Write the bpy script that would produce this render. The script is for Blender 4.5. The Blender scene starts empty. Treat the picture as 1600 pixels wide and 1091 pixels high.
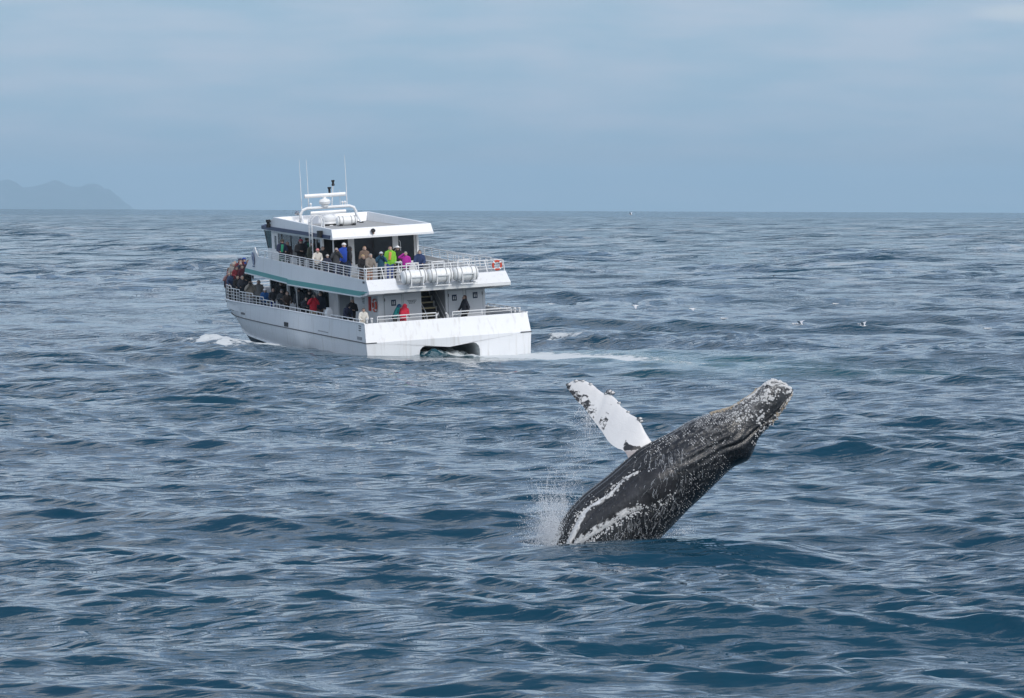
import bpy, bmesh, math, random
import numpy as np
from mathutils import Vector, Matrix, Euler
from mathutils.bvhtree import BVHTree
from mathutils import noise as mnoise

random.seed(7)
RNG = np.random.default_rng(11)
SC = bpy.context.scene
COL = SC.collection
EARTH = 6.371e6

# ------------------------------------------------------------------ camera, sky, sun, exposure
CAM_H = 8.0
cam_data = bpy.data.cameras.new('camera')
cam = bpy.data.objects.new('camera', cam_data)
COL.objects.link(cam)
cam_data.sensor_width = 36.0
cam_data.lens = 36.0 * 7611.0 / 1600.0
cam_data.clip_start = 1.0
cam_data.clip_end = 120000.0
cam.matrix_world = (Matrix.Translation((0, 0, CAM_H))
                    @ Matrix.Rotation(math.pi / 2 - math.atan(227.9 / 7611.0), 4, 'X')
                    @ Matrix.Rotation(math.radians(0.215), 4, 'Z'))
SC.camera = cam

SUN_EL, SUN_AZ = math.radians(42), math.radians(148)      # azimuth clockwise from +Y (the view direction)
sun_dir = Vector((math.sin(SUN_AZ) * math.cos(SUN_EL), math.cos(SUN_AZ) * math.cos(SUN_EL), math.sin(SUN_EL)))
sd = bpy.data.lights.new('sun', 'SUN')
sd.energy = 1.5
sd.angle = math.radians(9)
sd.color = (1.0, 0.96, 0.90)
sun = bpy.data.objects.new('sun', sd)
COL.objects.link(sun)
sun.rotation_euler = sun_dir.to_track_quat('Z', 'Y').to_euler()

world = bpy.data.worlds.new('World')
SC.world = world
world.use_nodes = True
wt = world.node_tree
wt.nodes.clear()
wN, wL = wt.nodes, wt.links
w_out = wN.new('ShaderNodeOutputWorld')
CLEAR_MIN, CLOUD_HIGH = 0.12, (0.98, 0.99, 1.02, 1)
sky = wN.new('ShaderNodeTexSky')
sky.sky_type = 'NISHITA'
sky.sun_disc = False
sky.sun_elevation = SUN_EL
sky.sun_rotation = SUN_AZ
bg1 = wN.new('ShaderNodeBackground'); bg1.inputs[1].default_value = 0.15
wL.new(sky.outputs[0], bg1.inputs[0])
tc = wN.new('ShaderNodeTexCoord')
def wmath(op, a, b=None):
    n = wN.new('ShaderNodeMath'); n.operation = op
    for i, v in enumerate((a, b)):
        if v is None: continue
        if isinstance(v, (int, float)): n.inputs[i].default_value = v
        else: wL.new(v, n.inputs[i])
    return n.outputs[0]
mp = wN.new('ShaderNodeMapping'); mp.inputs['Scale'].default_value = (30, 30, 170); mp.inputs['Rotation'].default_value = (0, 0.03, 0)
wL.new(tc.outputs['Generated'], mp.inputs[0])
nz = wN.new('ShaderNodeTexNoise'); nz.inputs['Scale'].default_value = 1.0; nz.inputs['Detail'].default_value = 5; nz.inputs['Roughness'].default_value = 0.5
wL.new(mp.outputs[0], nz.inputs[0])
cr = wN.new('ShaderNodeValToRGB')
cr.color_ramp.elements[0].position = 0.36; cr.color_ramp.elements[0].color = (0.262, 0.402, 0.545, 1)
cr.color_ramp.elements[1].position = 0.66; cr.color_ramp.elements[1].color = (0.372, 0.455, 0.580, 1)
wL.new(nz.outputs[0], cr.inputs[0])
sep = wN.new('ShaderNodeSeparateXYZ'); wL.new(tc.outputs['Generated'], sep.inputs[0])
el = wmath('MAXIMUM', sep.outputs[2], 0.0)
# a bank of thin overcast low down breaks up overhead into white cloud with clear sky between
pln = wN.new('ShaderNodeVectorMath'); pln.operation = 'SCALE'
wL.new(tc.outputs['Generated'], pln.inputs[0]); wL.new(wmath('DIVIDE', 1.0, wmath('ADD', el, 0.12)), pln.inputs['Scale'])
nz2 = wN.new('ShaderNodeTexNoise'); nz2.inputs['Scale'].default_value = 1.3; nz2.inputs['Detail'].default_value = 6; nz2.inputs['Roughness'].default_value = 0.55
wL.new(pln.outputs[0], nz2.inputs[0])
cr2 = wN.new('ShaderNodeValToRGB'); cr2.color_ramp.elements[0].position = 0.48; cr2.color_ramp.elements[1].position = 0.64
cr2.color_ramp.elements[0].color = (CLEAR_MIN,) * 3 + (1,); cr2.color_ramp.elements[1].color = (0.92,) * 3 + (1,)
wL.new(nz2.outputs[0], cr2.inputs[0])
up = wN.new('ShaderNodeMapRange'); up.interpolation_type = 'SMOOTHSTEP'; up.inputs['From Min'].default_value = 0.05; up.inputs['From Max'].default_value = 0.28
wL.new(sep.outputs[2], up.inputs[0])
def wmix(kind, f, a, b):
    n = wN.new('ShaderNodeMix'); n.data_type = kind; o = 6 if kind == 'RGBA' else 2
    for sck, v in ((n.inputs[0], f), (n.inputs[o], a), (n.inputs[o + 1], b)):
        if hasattr(v, 'is_linked'): wL.new(v, sck)
        else: sck.default_value = v
    return n.outputs[2] if kind == 'RGBA' else n.outputs[0]
# one small brighter cloud low at the right
px_ = wmath('DIVIDE', wmath('SUBTRACT', sep.outputs[0], 0.104), 0.011); pz_ = wmath('DIVIDE', wmath('SUBTRACT', sep.outputs[2], 0.0392), 0.0021)
puff = wmath('SUBTRACT', wmath('ADD', 0.55, nz.outputs[0]), wmath('ADD', wmath('MULTIPLY', px_, px_), wmath('MULTIPLY', pz_, pz_)))
puff = wmath('MULTIPLY', puff, 0.55); puff.node.use_clamp = True
low = wmix('RGBA', puff, cr.outputs[0], (0.50, 0.56, 0.62, 1))
cover = wmix('FLOAT', up.outputs[0], 0.92, cr2.outputs[0])
ccol = wmix('RGBA', up.outputs[0], low, CLOUD_HIGH)
bg2 = wN.new('ShaderNodeBackground'); bg2.inputs[1].default_value = 1.0
wL.new(ccol, bg2.inputs[0])
mx = wN.new('ShaderNodeMixShader')
wL.new(cover, mx.inputs[0])
wL.new(bg1.outputs[0], mx.inputs[1]); wL.new(bg2.outputs[0], mx.inputs[2])
wL.new(mx.outputs[0], w_out.inputs[0])

SC.view_settings.view_transform = 'Standard'
SC.view_settings.look = 'None'
SC.view_settings.exposure = 0.31
SC.view_settings.gamma = 1.0
SC.view_settings.use_curve_mapping = False
SC.render.engine = 'CYCLES'
SC.cycles.max_bounces = 6
SC.cycles.volume_bounces = 0
SC.cycles.transparent_max_bounces = 8
SC.cycles.use_denoising = True
SC.cycles.denoiser = 'OPENIMAGEDENOISE'

# ------------------------------------------------------------------ helpers
MATS = {}
def new_mat(name):
    m = bpy.data.materials.new(name); m.use_nodes = True
    nt = m.node_tree
    return m, nt, nt.nodes['Principled BSDF']
def nd(nt, kind, **kw):
    n = nt.nodes.new(kind)
    for k, v in kw.items():
        if k.startswith('in_'):
            key = k[3:]
            key = int(key) if key.isdigit() else key.replace('_', ' ')
            n.inputs[key].default_value = v
        else:
            setattr(n, k, v)
    return n
def ramp(nt, fac, stops):
    n = nt.nodes.new('ShaderNodeValToRGB')
    e = n.color_ramp.elements
    while len(e) < len(stops): e.new(0.5)
    for i, (p, c) in enumerate(stops):
        e[i].position = p
        e[i].color = (c, c, c, 1) if isinstance(c, (int, float)) else tuple(c) + (1,)
    nt.links.new(fac, n.inputs[0])
    return n.outputs[0]
def mixc(nt, fac, a, b):
    n = nt.nodes.new('ShaderNodeMix'); n.data_type = 'RGBA'
    for sock, v in ((n.inputs['Factor'], fac), (n.inputs['A'], a), (n.inputs['B'], b)):
        pass
    def put(s, v):
        if hasattr(v, 'is_linked'): nt.links.new(v, s)
        elif isinstance(v, (int, float)): s.default_value = v
        else: s.default_value = tuple(v) + (1,)
    put(n.inputs[0], fac); put(n.inputs[6], a); put(n.inputs[7], b)
    return n.outputs[2]
def nmath(nt, op, a, b=None, c=None, clamp=False):
    n = nt.nodes.new('ShaderNodeMath'); n.operation = op; n.use_clamp = clamp
    for i, v in enumerate((a, b, c)):
        if v is None: continue
        if isinstance(v, (int, float)): n.inputs[i].default_value = v
        else: nt.links.new(v, n.inputs[i])
    return n.outputs[0]
def attr(nt, name):
    n = nt.nodes.new('ShaderNodeAttribute'); n.attribute_name = name
    return n.outputs['Fac']
def plain(name, col, rough=0.5, metal=0.0, var=0.12, scale=6.0, bump=0.0):
    """paint, cloth or metal: a base colour with faint procedural wear"""
    if name in MATS: return MATS[name]
    m, nt, bs = new_mat(name)
    t = nd(nt, 'ShaderNodeTexCoord')
    n = nd(nt, 'ShaderNodeTexNoise', in_Scale=scale, in_Detail=4.0)
    nt.links.new(t.outputs['Object'], n.inputs['Vector'])
    lo = tuple(max(0, c * (1 - var)) for c in col); hi = tuple(min(1, c * (1 + var)) for c in col)
    nt.links.new(mixc(nt, n.outputs[0], lo, hi), bs.inputs['Base Color'])
    bs.inputs['Roughness'].default_value = rough
    bs.inputs['Metallic'].default_value = metal
    if bump:
        b = nd(nt, 'ShaderNodeBump', in_Strength=bump, in_Distance=0.02)
        nt.links.new(n.outputs[0], b.inputs['Height']); nt.links.new(b.outputs[0], bs.inputs['Normal'])
    MATS[name] = m
    return m

def tag(o, label=None, cat=None, group=None, kind=None):
    if label: o['label'] = label
    if cat: o['category'] = cat
    if group: o['group'] = group
    if kind: o['kind'] = kind
    return o
def link(name, me, mats=(), parent=None, smooth=False):
    for m in mats: me.materials.append(m)
    if smooth: me.polygons.foreach_set('use_smooth', [True] * len(me.polygons))
    o = bpy.data.objects.new(name, me); COL.objects.link(o)
    if parent: o.parent = parent
    return o
def empty(name, loc=(0, 0, 0), rz=0.0):
    o = bpy.data.objects.new(name, None); COL.objects.link(o)
    o.location = loc; o.rotation_euler = (0, 0, rz); o.empty_display_size = 0.3
    return o
def np_mesh(name, verts, faces):
    """verts (n,3) float, faces (m,3|4) int: fast mesh"""
    verts = np.ascontiguousarray(verts, dtype=np.float32); faces = np.ascontiguousarray(faces, dtype=np.int32)
    me = bpy.data.meshes.new(name)
    me.vertices.add(len(verts)); me.vertices.foreach_set('co', verts.ravel())
    k = faces.shape[1]
    me.loops.add(faces.size); me.loops.foreach_set('vertex_index', faces.ravel())
    me.polygons.add(len(faces))
    me.polygons.foreach_set('loop_start', np.arange(0, faces.size, k, dtype=np.int32))
    me.polygons.foreach_set('loop_total', np.full(len(faces), k, dtype=np.int32))
    me.update(calc_edges=True)
    return me
def set_attr(me, name, vals):
    a = me.attributes.new(name, 'FLOAT', 'POINT'); a.data.foreach_set('value', np.ascontiguousarray(vals, dtype=np.float32))
def grid_faces(nr, nc, wrap=False):
    i = np.arange(nr - 1)[:, None]; j = np.arange(nc if wrap else nc - 1)[None, :]
    j2 = (j + 1) % nc
    return np.stack(np.broadcast_arrays(i * nc + j, i * nc + j2, (i + 1) * nc + j2, (i + 1) * nc + j), -1).reshape(-1, 4)
def smooth01(x): 
    x = np.clip(x, 0, 1); return x * x * (3 - 2 * x)
def catmull(P, n):
    """resample rows of P (k,d) to n rows by Catmull-Rom, uniform in index"""
    P = np.asarray(P, float); k = len(P)
    Q = np.vstack([2 * P[0] - P[1], P, 2 * P[-1] - P[-2]])
    s = np.linspace(0, k - 1, n); i = np.minimum(s.astype(int), k - 2); t = (s - i)[:, None]
    a, b, c, d = Q[i], Q[i + 1], Q[i + 2], Q[i + 3]
    return 0.5 * (2 * b + (c - a) * t + (2 * a - 5 * b + 4 * c - d) * t**2 + (3 * b - a - 3 * c + d) * t**3)

class MB:
    """collects boxes, prisms, tubes, lofts; build() links them as ONE mesh object"""
    def __init__(s): s.v = []; s.f = []; s.m = []
    def add(s, vs, fs, mi=0):
        o = len(s.v); s.v += [tuple(p) for p in vs]; s.f += [tuple(i + o for i in f) for f in fs]; s.m += [mi] * len(fs); return s
    def box(s, a, b, mi=0):
        (x0, y0, z0), (x1, y1, z1) = a, b
        return s.add([(x0,y0,z0),(x1,y0,z0),(x1,y1,z0),(x0,y1,z0),(x0,y0,z1),(x1,y0,z1),(x1,y1,z1),(x0,y1,z1)],
                     [(0,3,2,1),(4,5,6,7),(0,1,5,4),(1,2,6,5),(2,3,7,6),(3,0,4,7)], mi)
    def hexa(s, p, mi=0):   # 8 points, same order as box
        return s.add(p, [(0,3,2,1),(4,5,6,7),(0,1,5,4),(1,2,6,5),(2,3,7,6),(3,0,4,7)], mi)
    def slab(s, poly, d, mi=0):
        """prism: planar polygon extruded by vector d"""
        n = len(poly); d = Vector(d)
        vs = [Vector(p) for p in poly]; vs += [p + d for p in vs]
        fs = [tuple(range(n))[::-1], tuple(range(n, 2 * n))] + [(i, (i + 1) % n, n + (i + 1) % n, n + i) for i in range(n)]
        return s.add(vs, fs, mi)
    def tube(s, pts, r, n=6, mi=0, cap=True, radii=None):
        pts = [Vector(p) for p in pts]; rings = []
        up = Vector((0.13, 0.31, 0.94))
        for i, p in enumerate(pts):
            t = (pts[min(i + 1, len(pts) - 1)] - pts[max(i - 1, 0)]).normalized()
            a = t.cross(up)
            if a.length < 1e-3: a = t.cross(Vector((1, 0, 0)))
            a.normalize(); b = t.cross(a); rr = radii[i] if radii else r
            rings.append([p + (a * math.cos(2 * math.pi * k / n) + b * math.sin(2 * math.pi * k / n)) * rr for k in range(n)])
        return s.loft(rings, mi, cap)
    def loft(s, rings, mi=0, cap=True):
        n = len(rings[0]); vs = [p for r in rings for p in r]; fs = []
        for i in range(len(rings) - 1):
            for k in range(n):
                fs.append((i*n + k, i*n + (k+1) % n, (i+1)*n + (k+1) % n, (i+1)*n + k))
        if cap: fs += [tuple(range(n))[::-1], tuple((len(rings)-1)*n + k for k in range(n))]
        return s.add(vs, fs, mi)
    def lathe(s, prof, c, axis='Z', n=12, mi=0):
        """prof: (radius, height) list"""
        rings = []
        for r, h in prof:
            ring = []
            for k in range(n):
                a = 2 * math.pi * k / n; u, w = r * math.cos(a), r * math.sin(a)
                q = {'Z': (u, w, h), 'X': (h, u, w), 'Y': (w, h, u)}[axis]
                ring.append((c[0] + q[0], c[1] + q[1], c[2] + q[2]))
            rings.append(ring)
        return s.loft(rings, mi)
    def build(s, name, mats, parent=None, smooth=False):
        me = bpy.data.meshes.new(name); me.from_pydata(s.v, [], s.f); me.update()
        if not isinstance(mats, (list, tuple)): mats = [mats]
        o = link(name, me, mats, parent)
        me.polygons.foreach_set('material_index', s.m)
        bm = bmesh.new(); bm.from_mesh(me); bmesh.ops.recalc_face_normals(bm, faces=bm.faces); bm.to_mesh(me); bm.free()
        if smooth:
            me.polygons.foreach_set('use_smooth', [True] * len(me.polygons))
            try: me.set_sharp_from_angle(angle=math.radians(40))
            except Exception: pass
        return o

# boat pose (needed by the sea for the wake): stern centre at the waterline, heading left and away
BOAT_O = Vector((-3.2865, 253.93, 0.0))
BOAT_M = (Matrix.Translation(BOAT_O) @ Matrix.Rotation(math.radians(19.0), 4, 'Z')
          @ Matrix.Rotation(math.radians(2.05), 4, 'X') @ Matrix.Rotation(math.radians(-3.7), 4, 'Y'))
WHALE_O = Vector((2.414, 114.82, 0.0))
PX = 1 / 66.3      # metres per unit of the whale's measuring sheet
def wp(u, v, y=0.0): return ((u - 960) * PX, y, (848 - v) * PX)

# ------------------------------------------------------------------ sea
def build_sea():
    rr = [np.geomspace(4, 60, 30)[:-1], 60 * 1.0016 ** np.arange(0, 1440), ]
    r_a = rr[1][-1]
    n2 = int(math.log(3200 / r_a) / math.log(1.0031)) + 1
    rr.append(np.geomspace(r_a, 3200, n2)[1:])
    rr.append(np.geomspace(3200, 40000, 210)[1:])
    r = np.concatenate(rr)
    dense = np.linspace(-0.15, 0.15, 401)
    side = 0.15 + (math.pi - 0.15) * np.linspace(0, 1, 26)[1:] ** 1.6
    th = np.concatenate([-side[::-1], dense, side[:-1]])
    R_, T_ = np.meshgrid(r, th, indexing='ij')
    X = (R_ * np.sin(T_)).astype(np.float32); Y = (R_ * np.cos(T_)).astype(np.float32)
    dr = np.gradient(r)[:, None].astype(np.float32)
    dth = np.gradient(th)
    dl = (R_ * np.abs(dth)[None, :]).astype(np.float32)
    Z = np.zeros_like(X); DX = np.zeros_like(X); DY = np.zeros_like(X)
    N = 150
    lam = np.exp(RNG.uniform(math.log(0.55), math.log(24), N))
    main = math.radians(200)           # waves run towards the camera, a little from the right
    for i in range(N):
        L = lam[i]; k = 2 * math.pi / L
        ang = main + RNG.normal(0, 0.46 if L < 6 else 0.36)
        kx, ky = k * math.sin(ang), k * math.cos(ang)
        s = 0.030 if L < 1.4 else 0.0265 if L < 3 else 0.0135 if L < 9 else 0.0085
        a = s * math.sqrt(2) / k * RNG.uniform(0.6, 1.4)
        ph = RNG.uniform(0, 2 * math.pi)
        att = smooth01((L / max(abs(math.cos(ang)), 0.25) / dr - 2.2) / 3.0) * smooth01((L / max(abs(math.sin(ang)), 0.25) / dl - 2.2) / 3.0)
        rows = np.where(att.max(axis=1) > 0)[0]
        if not len(rows): continue
        m = rows.max() + 1
        arg = kx * X[:m] + ky * Y[:m] + ph
        A = (a * att[:m]).astype(np.float32)
        if L > 6: A *= 1 + 1.1 * smooth01((R_[:m] - 280) / 600).astype(np.float32)
        Z[:m] += A * np.cos(arg); sn = A * np.sin(arg) * 0.8
        DX[:m] -= sn * kx / k; DY[:m] -= sn * ky / k
    for L, a, d in ((38, 0.10, 195), (57, 0.15, 215), (84, 0.2, 178)):   # a low old swell
        k = 2 * math.pi / L; ang = math.radians(d)
        att = smooth01((L / np.maximum(dr, dl) - 2.2) / 3)
        Z += (a * att * np.cos(k * (math.sin(ang) * X + math.cos(ang) * Y) + RNG.uniform(0, 6.28))).astype(np.float32)
    # wave groups
    grp = 1 + 0.28 * np.sin(X * 0.11 + Y * 0.031 + 1.0) * np.sin(Y * 0.052 - X * 0.043) + 0.2 * np.sin(X * 0.037 - Y * 0.017)
    Z *= grp.astype(np.float32)
    foam = np.zeros_like(X); aer = np.zeros_like(X)
    def seg_field(path, w0, w1):
        """along-parameter (0..1) and distance/width to a polyline"""
        best = np.full(X.shape, 1e9, np.float32); tt = np.zeros_like(X)
        n = len(path) - 1
        for q in range(n):
            ax, ay = path[q]; bx, by = path[q + 1]
            dx, dy = bx - ax, by - ay; l2 = dx * dx + dy * dy
            t = np.clip(((X - ax) * dx + (Y - ay) * dy) / l2, 0, 1)
            d = np.hypot(X - ax - t * dx, Y - ay - t * dy)
            s_ = (q + t) / n
            d = d / (w0 + (w1 - w0) * s_)
            mk = d < best; best[mk] = d[mk]; tt[mk] = s_[mk]
        return tt, best
    def nz2(sx, sy, n=26, lo=0.5, hi=3.0, seed=3):
        g = np.random.default_rng(seed); o = np.zeros_like(X)
        for _ in range(n):
            a = g.uniform(0, 6.283); k = 6.283 / np.exp(g.uniform(math.log(lo), math.log(hi)))
            o += np.cos((X * sx) * k * math.cos(a) + (Y * sy) * k * math.sin(a) + g.uniform(0, 6.283)).astype(np.float32)
        return o / math.sqrt(n / 2)
    lump = nz2(1, 0.8)
    #FOAM
    t, d = seg_field(WAKE_PATH, 3.0, 3.6)
    f = np.exp(-(d * 1.0) ** 2)
    foam = np.maximum(foam, f * np.interp(t, [0, 0.12, 0.3, 0.55, 1], [1.25, 1.1, 0.85, 0.55, 0.0]))
    Z += (f * np.interp(t, [0, .1, .3, 1], [0.16, 0.14, 0.05, 0]) * (0.6 + 0.5 * lump)).astype(np.float32)
    t, d = seg_field(WAKE_PATH, 4.0, 8.0)
    f = np.exp(-d ** 2)
    aer = np.maximum(aer, f * np.interp(t, [0, 0.35, 0.75, 1], [0.9, 0.9, 0.6, 0.0]))
    calm = 1 - 0.35 * f * np.interp(t, [0, .5, 1], [1, .8, 0])
    Z *= calm.astype(np.float32)
    # the hull damps the waves beside it
    ca, sa = math.cos(math.radians(19)), math.sin(math.radians(19))
    bx = (X - BOAT_O.x) * ca + (Y - BOAT_O.y) * sa; by = -(X - BOAT_O.x) * sa + (Y - BOAT_O.y) * ca
    damp = np.exp(-(np.maximum(np.abs(bx) - 4.0, 0) / 4.0) ** 2 - (np.maximum(np.maximum(-2.0 - by, by - 27.0), 0) / 7.0) ** 2)
    Z = (Z * (1 - 0.80 * damp) - 0.04 * damp).astype(np.float32); DX = (DX * (1 - .7 * damp)).astype(np.float32); DY = (DY * (1 - .7 * damp)).astype(np.float32)
    # tunnel and stern boil
    for cx, cy, sx, sy, a, h in FOAM_SPOTS:
        g = np.exp(-((X - cx) / sx) ** 2 - ((Y - cy) / sy) ** 2)
        foam = np.maximum(foam, a * g); Z += (h * g * (0.75 + 0.35 * lump)).astype(np.float32)
        aer = np.maximum(aer, 0.7 * g)
    # bow wave arms thrown off the port hull and quarter waves beyond the starboard side
    for path, w0, w1, fo, h in WAVE_ARMS:
        t, d = seg_field(path, w0, w1)
        f = np.exp(-d ** 2)
        Z += (f * h * np.sin(math.pi * np.clip(t * 0.9 + 0.1, 0, 1)) * (0.95 + 0.10 * lump)).astype(np.float32)
        if fo: foam = np.maximum(foam, f * fo * (1 - t) ** 0.7 * (0.75 + 0.3 * lump))
    # water heaped round the whale
    wx, wy = WHALE_O.x, WHALE_O.y
    g = np.exp(-((X - wx - 0.5) / 4.2) ** 4 - ((Y - wy + 1.9) / 1.9) ** 4)
    lvl = 0.17 + 0.055 * (X - wx) + 0.13 * np.exp(-((Y - wy + 2.2) / 1.0) ** 2)
    Z = (Z * (1 - 0.72 * g) + lvl * g).astype(np.float32)
    g2 = np.exp(-((X - wx + 1.5) / 0.9) ** 2 - ((Y - wy + 0.1) / 1.5) ** 2)
    foam = np.maximum(foam, 0.95 * g2 * (0.7 + 0.4 * lump))
    g3 = np.exp(-((X - wx) / 2.0) ** 2 - ((Y - wy - 0.2) / 1.5) ** 2)
    foam = np.maximum(foam, 0.5 * g3)
    # earth's curve
    Zc = Z - (R_ ** 2 / (2 * EARTH)).astype(np.float32)
    V = np.stack([X + DX, Y + DY, Zc], -1).reshape(-1, 3)
    F = grid_faces(len(r), len(th), wrap=True)[:, ::-1]
    me = np_mesh('sea', V, F)
    set_attr(me, 'foam', np.clip(foam, 0, 1.3).ravel()); set_attr(me, 'aer', np.clip(aer, 0, 1).ravel())
    far = smooth01((np.log(np.maximum(R_, 1)) - math.log(220)) / (math.log(1600) - math.log(220)))
    set_attr(me, 'far', far.ravel())
    me.polygons.foreach_set('use_smooth', np.ones(len(F), dtype=bool))
    m, nt, bs = new_mat('sea_water')
    t = nd(nt, 'ShaderNodeTexCoord')
    def noise(scale, detail, rough, stretch=(1, 1, 1), rot=0.0, dist=0.0):
        mpn = nd(nt, 'ShaderNodeMapping'); mpn.inputs['Scale'].default_value = stretch; mpn.inputs['Rotation'].default_value = (0, 0, rot)
        nt.links.new(t.outputs['Object'], mpn.inputs[0])
        n = nd(nt, 'ShaderNodeTexNoise', in_Scale=scale, in_Detail=detail, in_Roughness=rough, in_Distortion=dist)
        nt.links.new(mpn.outputs[0], n.inputs['Vector']); return n.outputs[0]
    FO, AE, FA = attr(nt, 'foam'), attr(nt, 'aer'), attr(nt, 'far')
    # foam pattern
    fn = noise(1.3, 8, 0.62, (1, 1, 1), 0, 0.6)
    fn2 = noise(5.0, 5, 0.6)
    fm = nmath(nt, 'ADD', nmath(nt, 'MULTIPLY', fn, 0.65), nmath(nt, 'MULTIPLY', fn2, 0.35))
    th_ = nmath(nt, 'SUBTRACT', 0.80, nmath(nt, 'MULTIPLY', FO, 0.56))
    fmask = nmath(nt, 'MULTIPLY', nmath(nt, 'SUBTRACT', fm, th_), 9.0, clamp=True)
    fmask = nmath(nt, 'MULTIPLY', fmask, nmath(nt, 'MULTIPLY', FO, 8.0, clamp=True))
    deepvar = noise(0.02, 3, 0.5)
    deep = mixc(nt, deepvar, SEA_A, SEA_B)
    aerf = nmath(nt, 'MULTIPLY', AE, nmath(nt, 'MULTIPLY_ADD', fn, 0.9, 0.1), clamp=True)
    c = mixc(nt, aerf, deep, (0.055, 0.20, 0.21))
    c = mixc(nt, fmask, c, (0.60, 0.63, 0.63))
    nt.links.new(c, bs.inputs['Base Color'])
    nt.links.new(nmath(nt, 'MULTIPLY_ADD', fmask, 0.6, SEA_ROUGH), bs.inputs['Roughness'])
    bs.inputs['IOR'].default_value = 1.333
    # ripples too small for the mesh; wider bands take over where the mesh grows coarse
    b1 = nd(nt, 'ShaderNodeBump', in_Strength=1.0, in_Distance=0.10)
    nt.links.new(nmath(nt, 'ADD', nmath(nt, 'MULTIPLY_ADD', noise(1.0, 2.0, 0.5, (5.0, 12, 1), -0.15, 0.1), 0.12, noise(1.0, 1.6, 0.5, (1.25, 3.6, 1), 0.12, 0.15)), nmath(nt, 'MULTIPLY', fmask, 0.35)), b1.inputs['Height'])
    # wind patches: ruffled and smoother water
    nt.links.new(nmath(nt, 'MULTIPLY_ADD', ramp(nt, noise(0.045, 4, 0.6, (0.5, 1.3, 1), 0.15, 0.5), [(0.36, 0.0), (0.64, 1.0)]), 0.85, 0.45), b1.inputs['Strength'])
    b2 = nd(nt, 'ShaderNodeBump', in_Distance=3.0)
    nt.links.new(nmath(nt, 'MULTIPLY_ADD', noise(0.055, 2, 0.5, (0.8, 1.0, 1), 0.1, 0.2), 4.0, noise(0.22, 4, 0.6, (0.55, 1.4, 1), 0.25, 0.2)), b2.inputs['Height'])
    nt.links.new(nmath(nt, 'MULTIPLY', FA, 1.0), b2.inputs['Strength'])
    nt.links.new(b1.outputs[0], b2.inputs['Normal'])
    nt.links.new(b2.outputs[0], bs.inputs['Normal'])
    o = link('sea', me, [m])
    tag(o, kind='structure')
    return o
SEA_A, SEA_B = (0.0012, 0.031, 0.064), (0.003, 0.047, 0.074)
SEA_ROUGH = 0.02
def bl(x, y):                       # boat deck coordinates to sea x, y
    p = BOAT_M @ Vector((x, y, 0)); return (p.x, p.y)
WAKE_PATH = [bl(3.4, -0.4), (2.6, 252.0), (6.0, 249.5), (9.5, 244.0), (13.5, 237.0), (19, 235.5), (27, 240)]
FOAM_SPOTS = [bl(0.3, -0.3) + (2.0, 1.2, 0.75, 0.03), bl(-0.6, 1.2) + (0.9, 2.0, 1.1, 0.34), bl(0.6, 1.0) + (.9, 1.6, 1.0, 0.22), bl(4.9, 0.3) + (1.3, 1.2, 0.95, 0.10), bl(-2.8, -0.5) + (2.0, 0.6, 0.45, 0.02), bl(3.0, -.6) + (1.5, .7, .6, .03)]
WAVE_ARMS = [
    ([(-13.9, 264.5), (-12.8, 261.0), (-10.6, 258.6)], 1.4, 1.5, 1.2, 0.16),
    ([(-13.6, 262.6), (-15.2, 261.6), (-16.8, 262.6), (-19.2, 266.6)], 2.2, 2.2, 1.9, 0.50),
    ([bl(-4.5, 24), bl(-4.6, 12), bl(-4.7, 4), bl(-5.2, -2)], 0.6, 0.8, 0.62, 0.06),
    ([(2.6, 274.0), (4.6, 272.5), (8, 269)], 2.4, 3.0, 0.75, 0.5),
    ([(9, 270), (13, 267), (19, 264)], 2.6, 3.2, 0.0, 0.5),
    ([(17, 259), (23, 260), (30, 263)], 3.0, 3.6, 0.0, 0.5),
]
sea = build_sea()

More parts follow.
